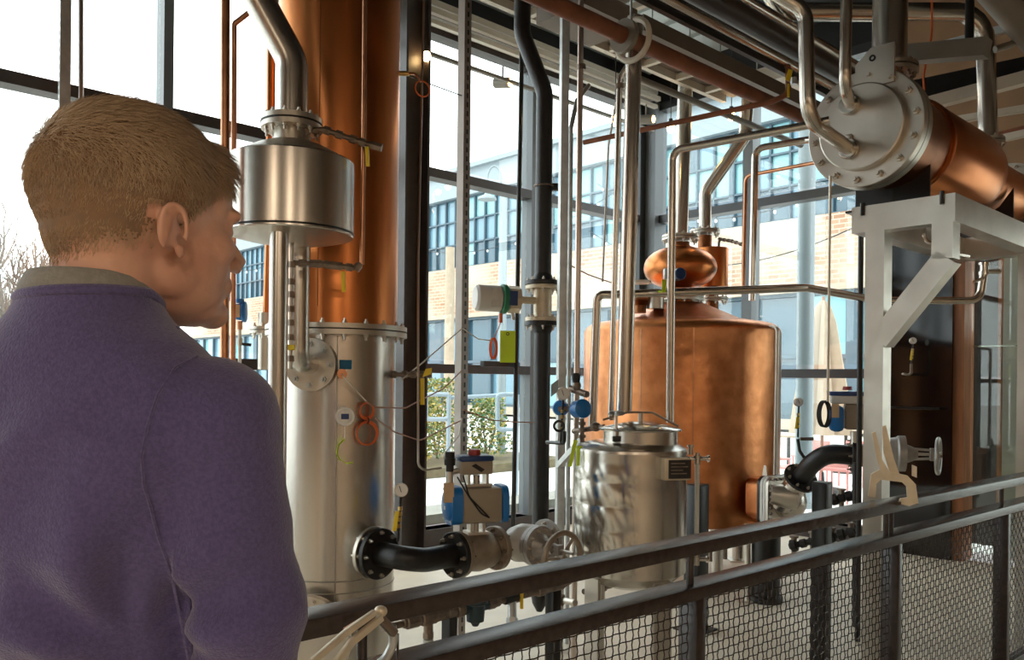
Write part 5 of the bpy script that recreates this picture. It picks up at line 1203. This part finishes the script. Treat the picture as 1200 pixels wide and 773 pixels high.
vp_ = MB().tube([PZ(1003, 5.3, 0), PZ(1003, 5.3, 1.05)], .022, 12).build('black_stub_pipe', 'black_iron'); tag(vp_, 'upright black stub pipe joining both black manifolds', 'pipe')
# ================================================================== overhead
def urun(name, label, p, pxa, pxb, mk, cat='pipe'):
    a, b = along(p, U, pxa), along(p, U, pxb); o = mk(a, b); tag(o, label, cat) if o.parent is None and 'label' not in o else None; return o
rp0 = P(755, 53, 4.4)
urun('rust_pipe', 'rust brown pipe running level under the grey duct', rp0, 560, 1010, lambda a, b: MB().cyl(a, b, .043, n=22).build('rust_pipe', 'rust_pipe'))
hc_ = along(rp0, U, 735)
hg = thing('pipe_hanger', 'round hanger disc and curved strap where the rust pipe meets the riser', 'hanger', hc_)
MB().lathe(hc_ - U * .07, U, [(0, .085), (.03, .085)], 28).build('disc', 'duct_grey', hg)
m = MB(); a_, b_, _ = frame_of(U)
m.tube([hc_ + U * .02 + (a_ * math.cos(t) + b_ * math.sin(t)) * .105 for t in [2 * PI * k / 28 for k in range(28)]], .016, 8, closed=True); m.build('strap', 'cream_channel', hg)
MB().cyl(hc_ + Z * .1, hc_ + Z * (CEIL - hc_.z), .006, n=8).build('hanger_rod', 'galvanized', hg)
dk = P(775, 40, 4.75)
urun('grey_duct', 'flat grey duct running above the rust brown pipe', dk, 745, 965, lambda a, b: MB().bar(a, b, .06, .09).build('grey_duct', 'duct_grey'), 'duct')
p2 = P(900, 63, 4.84)
urun('steel_main', 'stainless main pipe running level above the grey duct', p2, 690, 1080, lambda a, b: MB().cyl(a, b, .036, n=20).build('steel_main', 'stainless_pipe'))
urun('black_channel', 'slim black channel under the stainless main pipe', p2 - Z * .06, 690, 1060, lambda a, b: MB().bar(a, b, .03, .03).build('black_channel', 'black_steel'), 'channel')
p3 = P(880, 25, 5.1)
urun('black_main', 'thick black pipe running level near the ceiling', p3, 700, 1000, lambda a, b: MB().cyl(a, b, .075, n=22).build('black_main', 'bronze_paint'))
p4 = P(910, 22, 5.2)
urun('steel_main', 'upper stainless main pipe beside the thick black one', p4, 700, 1050, lambda a, b: MB().cyl(a, b, .036, n=18).build('steel_main', 'stainless_pipe'))
p5 = P(755, 95, 6.2)
urun('sprinkler_pipe', 'slim steel pipe sloping away under the cream tray to a fitting', p5, 728, 936, lambda a, b: MB().cyl(a, b, .026, n=14).build('sprinkler_pipe', 'duct_grey'))
pipe('copper_feed', 'thin coppery feed pipe crossing below the trays and turning up', 'pipe', [P(684, 167, 5.6), P(905, 119, 5.0), P(924, 110, 4.95), P(923, 76, 4.95)], .017, 'rust_pipe', bend=.05)
yv = thing('overhead_valve', 'small overhead valve with yellow handle and tag beside the feed pipe', 'valve', P(928, 95, 4.9)); m = MB()
m.cyl(P(923, 92, 4.93), P(938, 98, 4.9), .014, n=10); m.lathe(P(930, 95, 4.9), Z, [(-.02, .02), (.02, .02)], 8); m.build('body', 'galvanized', yv)
MB().prism([(-.02, -.025), (.01, -.04), (.025, .03), (0, .035)], P(924, 88, 4.88), (1, 0, 0), Z, .004).build('tag', 'yellow_plastic', yv); MB().box(P(924, 106, 4.88), (.012, .006, .08)).build('lever', 'yellow_plastic', yv)
pipe('cover_pipe', 'thick bent stainless pipe entering the condenser cover low', 'pipe', [P(740, -105, 3.95), P(944, 12, 3.95), P(947, 140, 3.95), CF + W * -.05 - U * .045 + Z * -.11 + V((-.0, 0, 0))], .036, 'stainless_pipe', bend=.11, n=22)
pipe('cover_pipe', 'slim bent stainless pipe entering the condenser cover near its top', 'pipe', [PZ(1000, 4.05, CEIL - .07), P(990, 104, 4.05), CF - U * .045 + Z * .12 - W * .05], .028, 'stainless_pipe', bend=.09, n=18)
for k, (dz, dw, lb) in enumerate(((-.11, -.05, 'clamped ferrule low on the condenser cover'), (.12, -.05, 'clamped ferrule near the top of the condenser cover'))):
    c = CF - U * .058 + Z * dz + W * dw; t = thing('clamp_ferrule', lb, 'fitting', c); MB().lathe(c - U * .02, U, [(0, .048), (.01, .055), (.024, .055), (.034, .048)], 24).build('ferrule', 'stainless_polished', t); MB().box(c + Z * .06, (.02, .03, .03), U, None, .003).build('wing_nut', 'stainless_mill', t)
bm0 = P(1058, 62, 4.9); tag(MB().bar(P(1040, 66, 5.0), P(1158, 56, 4.6), .09, .10).build('hanger_beam', 'duct_grey'), 'dark grey square hanger beam behind the vapour riser', 'beam')
tag(MB().cyl(P(1136, 50, 4.68), P(1137, -40, 4.68), .024, n=14).build('hanger_rod', 'black_steel'), 'black hanger rod holding the end of the grey hanger beam', 'rod')
def ch(label, a, b, wd, ht, mt='cream_channel', name='ceiling_channel'): b = b + (b - a).normalized() * 3.2; tag(MB().bar(a, b, wd, ht).build(name, mt), label, 'channel')
ch('double cream channel slanting across behind the vapour riser', P(1030, 137, 6.2), P(1215, 88, 5.6), .08, .085)
ch('thin cream channel lowest across the tan wall', P(1140, 170, 6.4), P(1215, 153, 6.0), .05, .05)
ch('cream channel crossing just under the double channel', P(1080, 147, 6.6), P(1215, 125, 6.0), .05, .05)
ch('grey cable channel close under the ceiling at the right', P(1080, 60, 7.0), P(1230, 20, 6.3), .06, .06, 'galvanized')
ch('wide dark channel between the cream channels and hanger beam', P(1050, 112, 6.8), P(1230, 75, 6.2), .10, .16, 'black_steel')
ch('rust brown channel along the tan wall', P(1130, 168, 6.9), P(1215, 147, 6.5), .04, .04, 'rust_pipe')
tag(MB().tube(fillet([PZ(1130, 4.9, CEIL - .12), P(1150, -30, 5.0), P(1230, 62, 5.2), P(1420, 62, 5.0)], .2), .10, 28).build('air_duct', 'duct_grey'), 'round grey air duct in the upper corner beside the vent pipe', 'duct')
pipe('air_hose', 'ribbed grey hose turning off the round air duct', 'hose', [P(1166, 58, 5.2), P(1185, 52, 5.2), P(1215, 30, 5.2)], .022, 'duct_grey', bend=.1)
cable('orange cord hanging down to the condenser shell', [P(1092, -20, 5.0), P(1092, 40, 5.0), P(1082, 90, 5.0), P(1084, 124, 5.0)], .006, 'orange_cable', 'hanging_cord')
pb_ = thing('shell_probe', 'grey probe with a short copper elbow on top of the condenser shell', 'probe', P(1085, 135, 5.0)); MB().cyl(P(1084, 143, 5.0), P(1085, 124, 5.0), .02, .014, n=12).build('body', 'galvanized', pb_); MB().tube(fillet([P(1087, 133, 5.0), P(1098, 128, 5.0), P(1108, 138, 5.0)], .04), .013, 10).build('elbow', 'copper_pipe', pb_)
# cream ladder tray under the ceiling with taupe panels
TE = P(640, 25.6, 5.77); tz = TE.z
def tw(px, off): return along(TE, U, px) + W * off
tray = thing('ceiling_tray', 'cream ladder tray with taupe panels hung below the ceiling', 'tray', along(TE, U, 740))
ua = (along(TE, U, 430) - TE).dot(U); ub = (along(TE, U, 845) - TE).dot(U)
for off in (0, .36, 1.25): MB().bar(TE + U * (ua if off < 1 else -.32) + W * off, TE + U * (ub if off < 1 else .55) + W * off, .045, .07).build('side_rail', 'cream_channel', tray)
k = ua
pmesh = None
while k < ub:
    MB().bar(TE + U * k + W * .02 - Z * .01, TE + U * k + W * (1.23 if -.4 < k < .6 else .34) - Z * .01, .04, .045).build('rung', 'cream_channel', tray)
    MB().box(TE + U * (k + .21) + W * .18 + Z * .035, (.37, .32, .02), U).build('panel', 'soffit_panel', tray)
    if -.4 < k < .2: MB().box(TE + U * (k + .21) + W * .80 + Z * .035, (.37, .82, .02), U).build('panel', 'soffit_panel', tray)
    k += .42
m = MB()
for px in (560, 650, 760, 840):
    for off in (0, .36): q = tw(px, off); m.cyl(q, V((q.x, q.y, CEIL)), .006, n=6)
m.build('hanger_rod', 'galvanized', tray)
bx2 = tw(835, .1); tag(MB().box(bx2 + W * .55 - Z * .05, (.5, .35, .12), U).build('ceiling_unit', 'cream_channel'), 'cream box unit at the far end of the ladder tray', 'box')
tag(MB().box(P(688, 20, 5.2), (.5, .4, .12), U).build('junction_box', 'soffit_panel'), 'taupe box slung beside the ladder tray above the coppery riser', 'box')
# header tray along the left glass
ht = thing('header_tray', 'cream cable tray running along the top of the left glass wall', 'tray', w1(0, HEAD - .1, .35))
for dz, off, hh_ in ((.06, .30, .06), (-.03, .34, .05), (-.11, .30, .04)): MB().bar(w1(-6, HEAD + dz, off), w1(S_END - .25, HEAD + dz, off), .05, hh_).build('channel', 'cream_channel', ht)
MB().bar(w1(-6, HEAD - .02, .16), w1(S_END - .25, HEAD - .02, .16), .2, .02).build('soffit', 'soffit_panel', ht)
tk_ = thing('track_rail', 'slim dark lighting track hung before the left glass', 'track', w1(0, 4.45, .3)); MB().bar(w1(-5, 4.45, .3), w1(S_END - .3, 4.45, .3), .035, .03).build('rail', 'duct_grey', tk_)
m = MB()
for s in (-4, -2, 0, 1.5): m.cyl(w1(s, 4.46, .3), w1(s, HEAD - .1, .3), .006, n=6)
m.build('drop_rod', 'duct_grey', tk_)
def spot(c, ax, label):
    t = thing('track_spot', label, 'spotlight', c); ax = V(ax).normalized(); MB().lathe(c - ax * .09, ax, [(0, .045), (.005, .05), (.17, .05), (.175, .046)], 24).build('can', 'duct_grey', t); MB().lathe(c + ax * .075, ax, [(0, .03), (.015, .035)], 20).build('lamp', 'bulb_glow', t); MB().cyl(c, c + Z * .16, .009, n=8).build('stem', 'duct_grey', t)
spot(P(589, 97, 8.1), V((.8, -.5, -.15)), 'cylindrical track spotlight glowing before the left glass')
spot(P(757, 140, 8.8), V((.8, -.5, -.1)), 'cylindrical track spotlight near the corner post')
def bulb(px, py, d, label):
    c = P(px, py, d); t = thing('cafe_bulb', label, 'light bulb', c); MB().ell(c, .035, .035, .045, n=14, m=10).build('globe', 'bulb_glow', t); MB().cyl(c + Z * .035, c + Z * .085, .018, n=12).build('socket', 'black_rubber', t); MB().cyl(c + Z * .08, V((c.x, c.y, min(CEIL - .08, c.z + .9))), .004, n=6).build('cord', 'black_rubber', t)
bulb(500, 66, 7.0, 'glowing bulb hanging beside the dark steel column'); bulb(661, 121, 7.5, 'glowing bulb hanging behind the grey conduit'); bulb(721, 141, 6.3, 'glowing bulb hanging left of the thick stainless riser'); bulb(786, 150, 7.6, 'glowing bulb hanging left of the pot riser'); bulb(857, 136, 7.4, 'glowing bulb hanging by the angled vapour pipe')
# warm fill lamps, added unseen behind the camera in pendant shades
def pendant(p, e, label):
    t = thing('fill_pendant', label, 'lamp', p, 'added fill lamps behind the camera')
    MB().lathe(p, Z, [(0, .28), (.02, .28), (.16, .12), (.2, .05)], 32).build('shade', 'black_steel', t)
    MB().lathe(p - Z * .012, Z, [(0, .25), (.01, .25)], 32).build('diffuser', 'fill_glow', t)
    MB().cyl(p + Z * .2, V((p.x, p.y, CEIL)), .01, n=8).build('cord', 'black_rubber', t)
    ld = bpy.data.lights.new('fill_light', 'AREA'); ld.shape = 'DISK'; ld.size = .5; ld.energy = e; ld.color = (1.0, .80, .58)
    lo = bpy.data.objects.new('fill_light', ld); COL.objects.link(lo); lo.parent = t; lo.location = (0, 0, -.03)
for i, (x, y) in enumerate(((-2.4, -2.6), (0.6, -3.0), (3.6, -3.6), (6.4, -4.6), (1.0, -6.2), (-4.4, -5.0))): pendant(V((x, y, 3.6)), 38, 'added warm fill lamp in a black shade, unseen behind the camera')
# ================================================================== the visitor
from mathutils import noise as mnoise
HP = P(160, 446, .875); HP.z = 0
person = thing('person', 'person in a purple knit sweater with grey collar, seen from behind', 'person', HP)
HYAW, BYAW = math.radians(-37), math.radians(-12)
HDZ, BDZ = .012, .014
def rot(p, a): c, s = math.cos(a), math.sin(a); return V((p[0] * c - p[1] * s, p[0] * s + p[1] * c, p[2]))
BO = V((-.026, .0, 0))                                   # torso axis relative to head axis
def hw(p): return HP + rot(p, HYAW) + Z * HDZ
def bw_(p): return HP + BO + rot((p[0], p[1], p[2] * (1 + BDZ / 1.6)), BYAW)
def remeshed(mbs, vox, smooth_it, name):
    me = bpy.data.meshes.new(name); me.from_pydata([tuple(q) for q in mbs.v], [], mbs.f)
    bm = bmesh.new(); bm.from_mesh(me); bmesh.ops.recalc_face_normals(bm, faces=bm.faces); bm.to_mesh(me); bm.free()
    o = bpy.data.objects.new('tmp_remesh', me); COL.objects.link(o)
    md = o.modifiers.new('r', 'REMESH'); md.mode = 'VOXEL'; md.voxel_size = vox
    dg = bpy.context.evaluated_depsgraph_get(); m2 = bpy.data.meshes.new_from_object(o.evaluated_get(dg))
    bpy.data.objects.remove(o); bpy.data.meshes.remove(me)
    bm = bmesh.new(); bm.from_mesh(m2)
    for _ in range(smooth_it): bmesh.ops.smooth_vert(bm, verts=bm.verts, factor=.5, use_axis_x=True, use_axis_y=True, use_axis_z=True)
    bpy.data.meshes.remove(m2)
    return bm
def finish(bm, name, mt, parent, sub=0):
    for v in bm.verts: v.co -= ORG[person.name]
    me = bpy.data.meshes.new(name); bm.to_mesh(me); bm.free()
    me.polygons.foreach_set('use_smooth', [True] * len(me.polygons)); me.materials.append(M[mt])
    o = bpy.data.objects.new(name, me); COL.objects.link(o); o.parent = parent; ORG[o.name] = ORG[parent.name]
    return o
hd_ = MB()
def he(c, r, yaw=0): hd_.ell(hw(c), *r, ax=rot((1, 0, 0), HYAW + yaw), ay=rot((0, 1, 0), HYAW + yaw), n=28, m=18)
he((0, -.008, 1.727), (.075, .096, .086)); he((0, .045, 1.675), (.060, .054, .082)); he((0, .052, 1.738), (.062, .046, .056)); he((0, -.034, 1.70), (.063, .060, .075))
he((0, .044, 1.636), (.052, .052, .040)); he((0, .088, 1.610), (.022, .018, .017)); he((0, .06, 1.612), (.036, .035, .018))
for s in (-1, 1):
    he((s * .040, .020, 1.650), (.018, .036, .030)); he((s * .040, .062, 1.678), (.021, .026, .022)); he((s * .028, .088, 1.718), (.022, .013, .009)); he((s * .030, .076, 1.70), (.017, .016, .014))
    he((s * .011, .108, 1.668), (.009, .011, .008))
he((0, .094, 1.716), (.03, .012, .012))
hd_.tube([hw((0, .092, 1.712)), hw((0, .106, 1.69)), hw((0, .120, 1.672)), hw((0, .114, 1.664))], [.009, .011, .0125, .010], 12)
he((0, .099, 1.645), (.021, .009, .006)); he((0, .098, 1.635), (.019, .009, .007)); he((0, .085, 1.642), (.034, .02, .02))
hd_.tube([hw((0, -.022, 1.70)), hw((0, -.030, 1.655)), hw((0, -.038, 1.60)), hw((0, -.045, 1.54))], [.056, .053, .054, .058], 24)
for s in (-1, 1):
    for q in (): hd_.tube([hw((s * .062, -.012, 1.66)), hw((s * .05, .0, 1.61)), hw((s * .02, .02, 1.555))], [.012, .013, .012], 10)   # neck tendon
    ec = V((s * .079, -.008, 1.686)); pts = []
    for k in range(13):                                  # helix rim
        a = math.radians(-70 + 285 * k / 12); pts.append(hw(ec + V((s * (.006 + .006 * math.sin(a * .5)), -.0125 * math.cos(a) - .004,   .0225 * math.sin(a)))))
    hd_.tube(pts, [.0036] * 13, 8)
    hd_.ell(hw(ec + V((-s * .001, -.004, .0))),   .006, .012, .021, ax=rot((1, 0, 0), HYAW), ay=rot((0, 1, 0), HYAW))
    he((s * .079, .001, 1.664), (.0045, .006, .008)); hd_.tube([hw(ec + V((s * .006, -.010, -.012))), hw(ec + V((s * .0075, -.008, .004))), hw(ec + V((s * .006, -.002, .016)))], .003, 8)
    he((s * .076, .006, 1.684), (.005, .005, .007))
bmh = remeshed(hd_, .0026, 5, 'body')
bmh.normal_update()
# which points carry hair: head-local test
def loc(p):
    q = V(p) - HP - Z * HDZ; return rot(q, -HYAW)
def hair_w(l):
    """0..1 density and strand length for a head-local point"""
    x, y, z = l
    if z < 1.640: return 0, 0
    front = .070 + (z - 1.76) * -.28 if z > 1.74 else .052 - (1.74 - z) * .9
    if z > 1.765: front = .080
    if abs(x) > .05 and z < 1.70: front = min(front, .022)
    if y > front: return 0, 0
    if abs(x) > .068 and -.030 < y < .012 and z < 1.712: return 0, 0      # ear
    nape = 1.643 + .02 * abs(x) / .06
    if y < -.03 and z < nape + .03:
        return min(1, max(0, (z - nape) / .03) * 1.3), .0055
    if y >= -.03 and z < 1.70: return max(0, min(1, (z - 1.668) / .03)) * .7, .005
    t = max(0, min(1, (z - 1.69) / .115)); t = t * t * (3 - 2 * t); return 1.0, .006 + .022 * t
rh = random.Random(11)
bmh.faces.ensure_lookup_table()
hair = MB(); cap_v = []
tris = []
for f in bmh.faces:
    c = f.calc_center_median(); l = loc(c); d, L = hair_w(l)
    if d > 0: tris.append((f, l, d, L))
def strand(p, nrm, l, L):
    x, y, z = l; t = max(0, min(1, (z - 1.715) / .085 + rh.gauss(0, .10))); t = t * t * (3 - 2 * t); side = 1 if x > 0 else -1
    flow_top = V((.55 * 1, .85, .05)); flow_side = V((0, -.25, -1.0)) if y < .0 else V((0, .25, -1.0))
    fl = flow_side.lerp(flow_top, t); fl = rot(fl, HYAW)
    fl = fl + V((rh.gauss(0, .22), rh.gauss(0, .22), rh.gauss(0, .18))); fl = (fl - nrm * fl.dot(nrm)).normalized()
    LL = L * rh.uniform(.7, 1.25); lift = .30 + .28 * t
    d1 = (fl * (1 - lift * .6) + nrm * lift).normalized(); d2 = (fl + nrm * lift * .2).normalized()
    sd2 = d1.cross(nrm)
    if sd2.length < 1e-4: return
    sd2.normalize(); wd = .00042; vs = []
    for k, q in enumerate((p - nrm * .001, p + d1 * LL * .45, p + d1 * LL * .45 + d2 * LL * .35)):
        w_ = wd * (1 - .22 * k); vs += [q + sd2 * w_, q - sd2 * w_ * .5 + nrm * w_ * .9, q - sd2 * w_ * .5 - nrm * w_ * .9]
    vs.append(p + d1 * LL * .45 + d2 * LL * .65 - (Z * LL * .04))
    o = len(hair.v); hair.v += vs
    for k in range(2):
        for j in range(3): hair.f.append((o + k * 3 + j, o + k * 3 + (j + 1) % 3, o + k * 3 + 3 + (j + 1) % 3, o + k * 3 + 3 + j))
    for j in range(3): hair.f.append((o + 6 + j, o + 6 + (j + 1) % 3, o + 9))
tot_area = sum(f.calc_area() * d for f, l, d, L in tris)
NH = 26000
for f, l, d, L in tris:
    n = f.calc_area() * d / tot_area * NH; n = int(n) + (1 if rh.random() < n - int(n) else 0)
    vs = [v.co for v in f.verts]
    for _ in range(n):
        a, b = rh.random(), rh.random(); p = vs[0].lerp(vs[1], a).lerp(vs[-1].lerp(vs[2], a) if len(vs) > 3 else vs[2], b)
        strand(p, f.normal.copy(), l, L)
# a thin scalp layer of short dark hair under the strands
cap_bm = bmesh.new(); vmap = {}
for f, l, d, L in tris:
    if rh.random() > (d - .35) / .6: continue
    nv = []
    for v in f.verts:
        if v not in vmap:
            lz = loc(v.co)[2]; tt = max(0, min(1, (lz - 1.68) / .12)); tt = tt * tt * (3 - 2 * tt); vmap[v] = cap_bm.verts.new(v.co + v.normal * (.0012 + .0055 * tt))
        nv.append(vmap[v])
    try: cap_bm.faces.new(nv)
    except ValueError: pass
body = finish(bmh, 'body', 'skin', person)
finish(cap_bm, 'scalp_hair', 'hair_base', person)
hme = bpy.data.meshes.new('hair'); oo = ORG[person.name]
hme.from_pydata([tuple(V(q) - oo) for q in hair.v], [], hair.f); hme.materials.append(M['hair'])
hme.polygons.foreach_set('use_smooth', [True] * len(hme.polygons))
ho = bpy.data.objects.new('hair', hme); COL.objects.link(ho); ho.parent = person; ho['kind'] = 'stuff'
for s in (-1, 1): MB().ell(hw((s * .030, .0825, 1.700)), .0105, .0105, .0105).build('eye', 'dial_white', person)
# --- sweater
sw_ = MB()
def loft(mb, rings, fn, n=36):
    vs = []; fs = []
    for (z, rx, ry, cx_, cy_) in rings:
        for k in range(n): a = 2 * PI * k / n; vs.append(fn((cx_ + rx * math.cos(a), cy_ + ry * math.sin(a), z)))
    m = len(rings)
    for i in range(m - 1):
        for k in range(n): fs.append((i * n + k, i * n + (k + 1) % n, (i + 1) * n + (k + 1) % n, (i + 1) * n + k))
    fs.append(tuple(range(n - 1, -1, -1))); fs.append(tuple((m - 1) * n + k for k in range(n))); mb._add(vs, fs)
loft(sw_, [(.90, .150, .112, 0, 0), (1.0, .146, .112, 0, 0), (1.15, .128, .118, 0, 0), (1.26, .126, .124, 0, -.004), (1.36, .136, .126, 0, -.010), (1.43, .160, .120, 0, -.016), (1.50, .160, .108, 0, -.022), (1.54, .142, .096, 0, -.026), (1.57, .112, .084, 0, -.029), (1.595, .080, .072, 0, -.031), (1.617, .066, .065, 0, -.032), (1.632, .064, .063, 0, -.032)], bw_)
for s in (-1, 1):
    sw_.ell(bw_((s * .134, -.014, 1.478)), .064, .070, .078, ax=rot((1, 0, 0), BYAW), ay=rot((0, 1, 0), BYAW), n=28, m=18)
    sw_.tube(fillet([bw_((s * .155, -.012, 1.45)), bw_((s * .198, -.02, 1.28)), bw_((s * .215, -.03, 1.12)), bw_((s * .200, .05, .98)), bw_((s * .175, .16, .90))], .08), .05, 20) if False else None
    ap = [bw_(q) for q in ((s * .132, -.012, 1.47), (s * .154, -.018, 1.38), (s * .171, -.026, 1.28), (s * .183, -.030, 1.18), (s * .188, -.014, 1.10), (s * .182, .06, 1.02), (s * .17, .15, .97))]
    sw_.tube(ap, [.064, .058, .0535, .0525, .053, .046, .038], 24)
bms = remeshed(sw_, .007, 5, 'sweater')
bms.normal_update()
for v in bms.verts:
    q = v.co - HP; l = rot(q - BO, -BYAW); x, y, z = l
    n1 = mnoise.noise(V((x * 7 + z * 5, y * 6, z * 5 - x * 7)) * 1.0); n2 = mnoise.noise(V((x * 16 + z * 13 + 4, y * 10, z * 11 - x * 14)))
    rid = 1 - abs(n1) * 2.2
    amp = .0110 if z < 1.50 else (.0060 if z < 1.57 else .0008)
    d = amp * (rid - .4) + (.0042 if z < 1.57 else .0005) * n2
    dx_, dz_ = abs(x) - .10, z - 1.30; rr_ = math.hypot(dx_, dz_)           # pull folds fanning softly from the armpit
    d += .0105 * math.exp(-((rr_ - .09) / .05) ** 2) * math.sin(math.atan2(dz_, dx_) * 7 + 3.0 * n1)
    if y < .02 and z < 1.40: d -= .014 * math.exp(-((abs(x) - (.120 + (1.37 - z) * .06)) / .010) ** 2) * min(1, (1.40 - z) / .06)
    if y < 0: d += .0085 * math.exp(-((x - .02 + (1.4 - z) * -.16) / .012) ** 2) * max(0, min(1, (1.34 - z) / .1))
    v.co += v.normal * d
swo = finish(bms, 'sweater', 'knit', person); bpy.context.view_layer.update()
# ribbed neck band and shoulder seam of the sweater
nb_ = [bw_((.0655 * math.cos(a), -.032 + .0645 * math.sin(a), 1.616 - .018 * max(0, math.sin(a)) + .004 * math.cos(a))) for a in [2 * PI * k / 48 for k in range(48)]]
MB().tube(nb_, .0055, 10, closed=True).build('neck_band', 'knit', swo)
# set-in sleeve seams running from the shoulder to the armpit
for s in (-1, 1):
    sp_ = []
    for k in range(13):
        a = math.radians(100 - 200 * k / 12 - 25); 
        o_ = bw_((s * (.112 - .016 * math.cos(a)), -.014, 1.452)); dvec = rot((s * .18, -math.cos(a), math.sin(a)), BYAW).normalized()
        hit, loc_, nrm_, _i = swo.ray_cast((o_ + dvec * .3) - ORG[person.name], -dvec)
        if hit: sp_.append(loc_ + ORG[person.name] + nrm_ * .0006)
    if len(sp_) > 3: MB().tube(sp_, .0016, 6).build('sleeve_seam', 'knit', swo)
# grey polo collar standing inside the neck band
cm = MB(); n = 56; vs = []
for (h, rr_) in ((-.014, .066), (.008, .0655), (.018, .0645), (.0205, .0665), (.018, .0700), (.008, .0745), (.000, .0770), (-.002, .0745), (.006, .071), (.010, .067)):
    for k in range(n):
        a = 2 * PI * k / n; sn = math.sin(a); tilt = -.020 * max(0, sn) + .004 * max(0, -sn)
        vs.append(bw_(((rr_ - .009) * math.cos(a), -.031 + (rr_ - .009) * .98 * sn, 1.616 + h + tilt)))
cm._add(vs, [(i * n + k, i * n + (k + 1) % n, ((i + 1) % 10) * n + (k + 1) % n, ((i + 1) % 10) * n + k) for i in range(10) for k in range(n)])
cm.build('collar', 'collar_grey', person, smooth=60)
# --- trousers, shoes, hands
tr_ = MB()
loft(tr_, [(.93, .152, .108, 0, 0), (.86, .160, .118, 0, -.005), (.80, .165, .122, 0, -.006)], bw_)
for s in (-1, 1): tr_.tube([bw_((s * .085, 0, .86)), bw_((s * .09, .0, .66)), bw_((s * .092, .005, .48)), bw_((s * .095, -.005, .25)), bw_((s * .098, -.01, .06))], [.092, .082, .064, .056, .055], 24)
finish(remeshed(tr_, .012, 3, 'trousers'), 'trousers', 'denim', person)
for s in (-1, 1):
    sh_ = MB(); sh_.ell(bw_((s * .10, .065, .035)), .045, .135, .045, ax=rot((1, 0, 0), BYAW), ay=rot((0, 1, 0), BYAW)); sh_.ell(bw_((s * .10, -.01, .05)), .042, .06, .055, ax=rot((1, 0, 0), BYAW), ay=rot((0, 1, 0), BYAW)); sh_.box(bw_((s * .10, .05, .010)), (.08, .27, .02), rot((1, 0, 0), BYAW), None, .008)
    finish(remeshed(sh_, .008, 2, 'shoe'), 'shoe', 'leather', person)
    hn = MB(); wv = V((s * .17, .15, .97)); hn.tube([bw_(wv + V((s * .005, -.03, .012))), bw_(wv + V((-s * .005, .04, -.012)))], [.028, .030], 14)
    hn.ell(bw_(wv + V((-s * .008, .072, -.02))), .018, .048, .040, ax=rot((1, 0, 0), BYAW), ay=rot((0, 1, 0), BYAW))
    for k, L in enumerate((.070, .078, .073, .058)):
        zz = -.02 + .027 - k * .018; hn.tube([bw_(wv + V((-s * .010, .105, zz))), bw_(wv + V((-s * .014, .105 + L * .5, zz - .006))), bw_(wv + V((-s * .032, .105 + L * .85, zz - .014))), bw_(wv + V((-s * .048, .105 + L * .9, zz - .018)))], [.0095, .009, .008, .007], 10)
    hn.tube([bw_(wv + V((-s * .02, .045, .012))), bw_(wv + V((-s * .036, .075, .024))), bw_(wv + V((-s * .048, .105, .022)))], [.012, .0105, .008], 10)
    finish(remeshed(hn, .0035, 2, 'hand'), 'hand', 'skin', person)
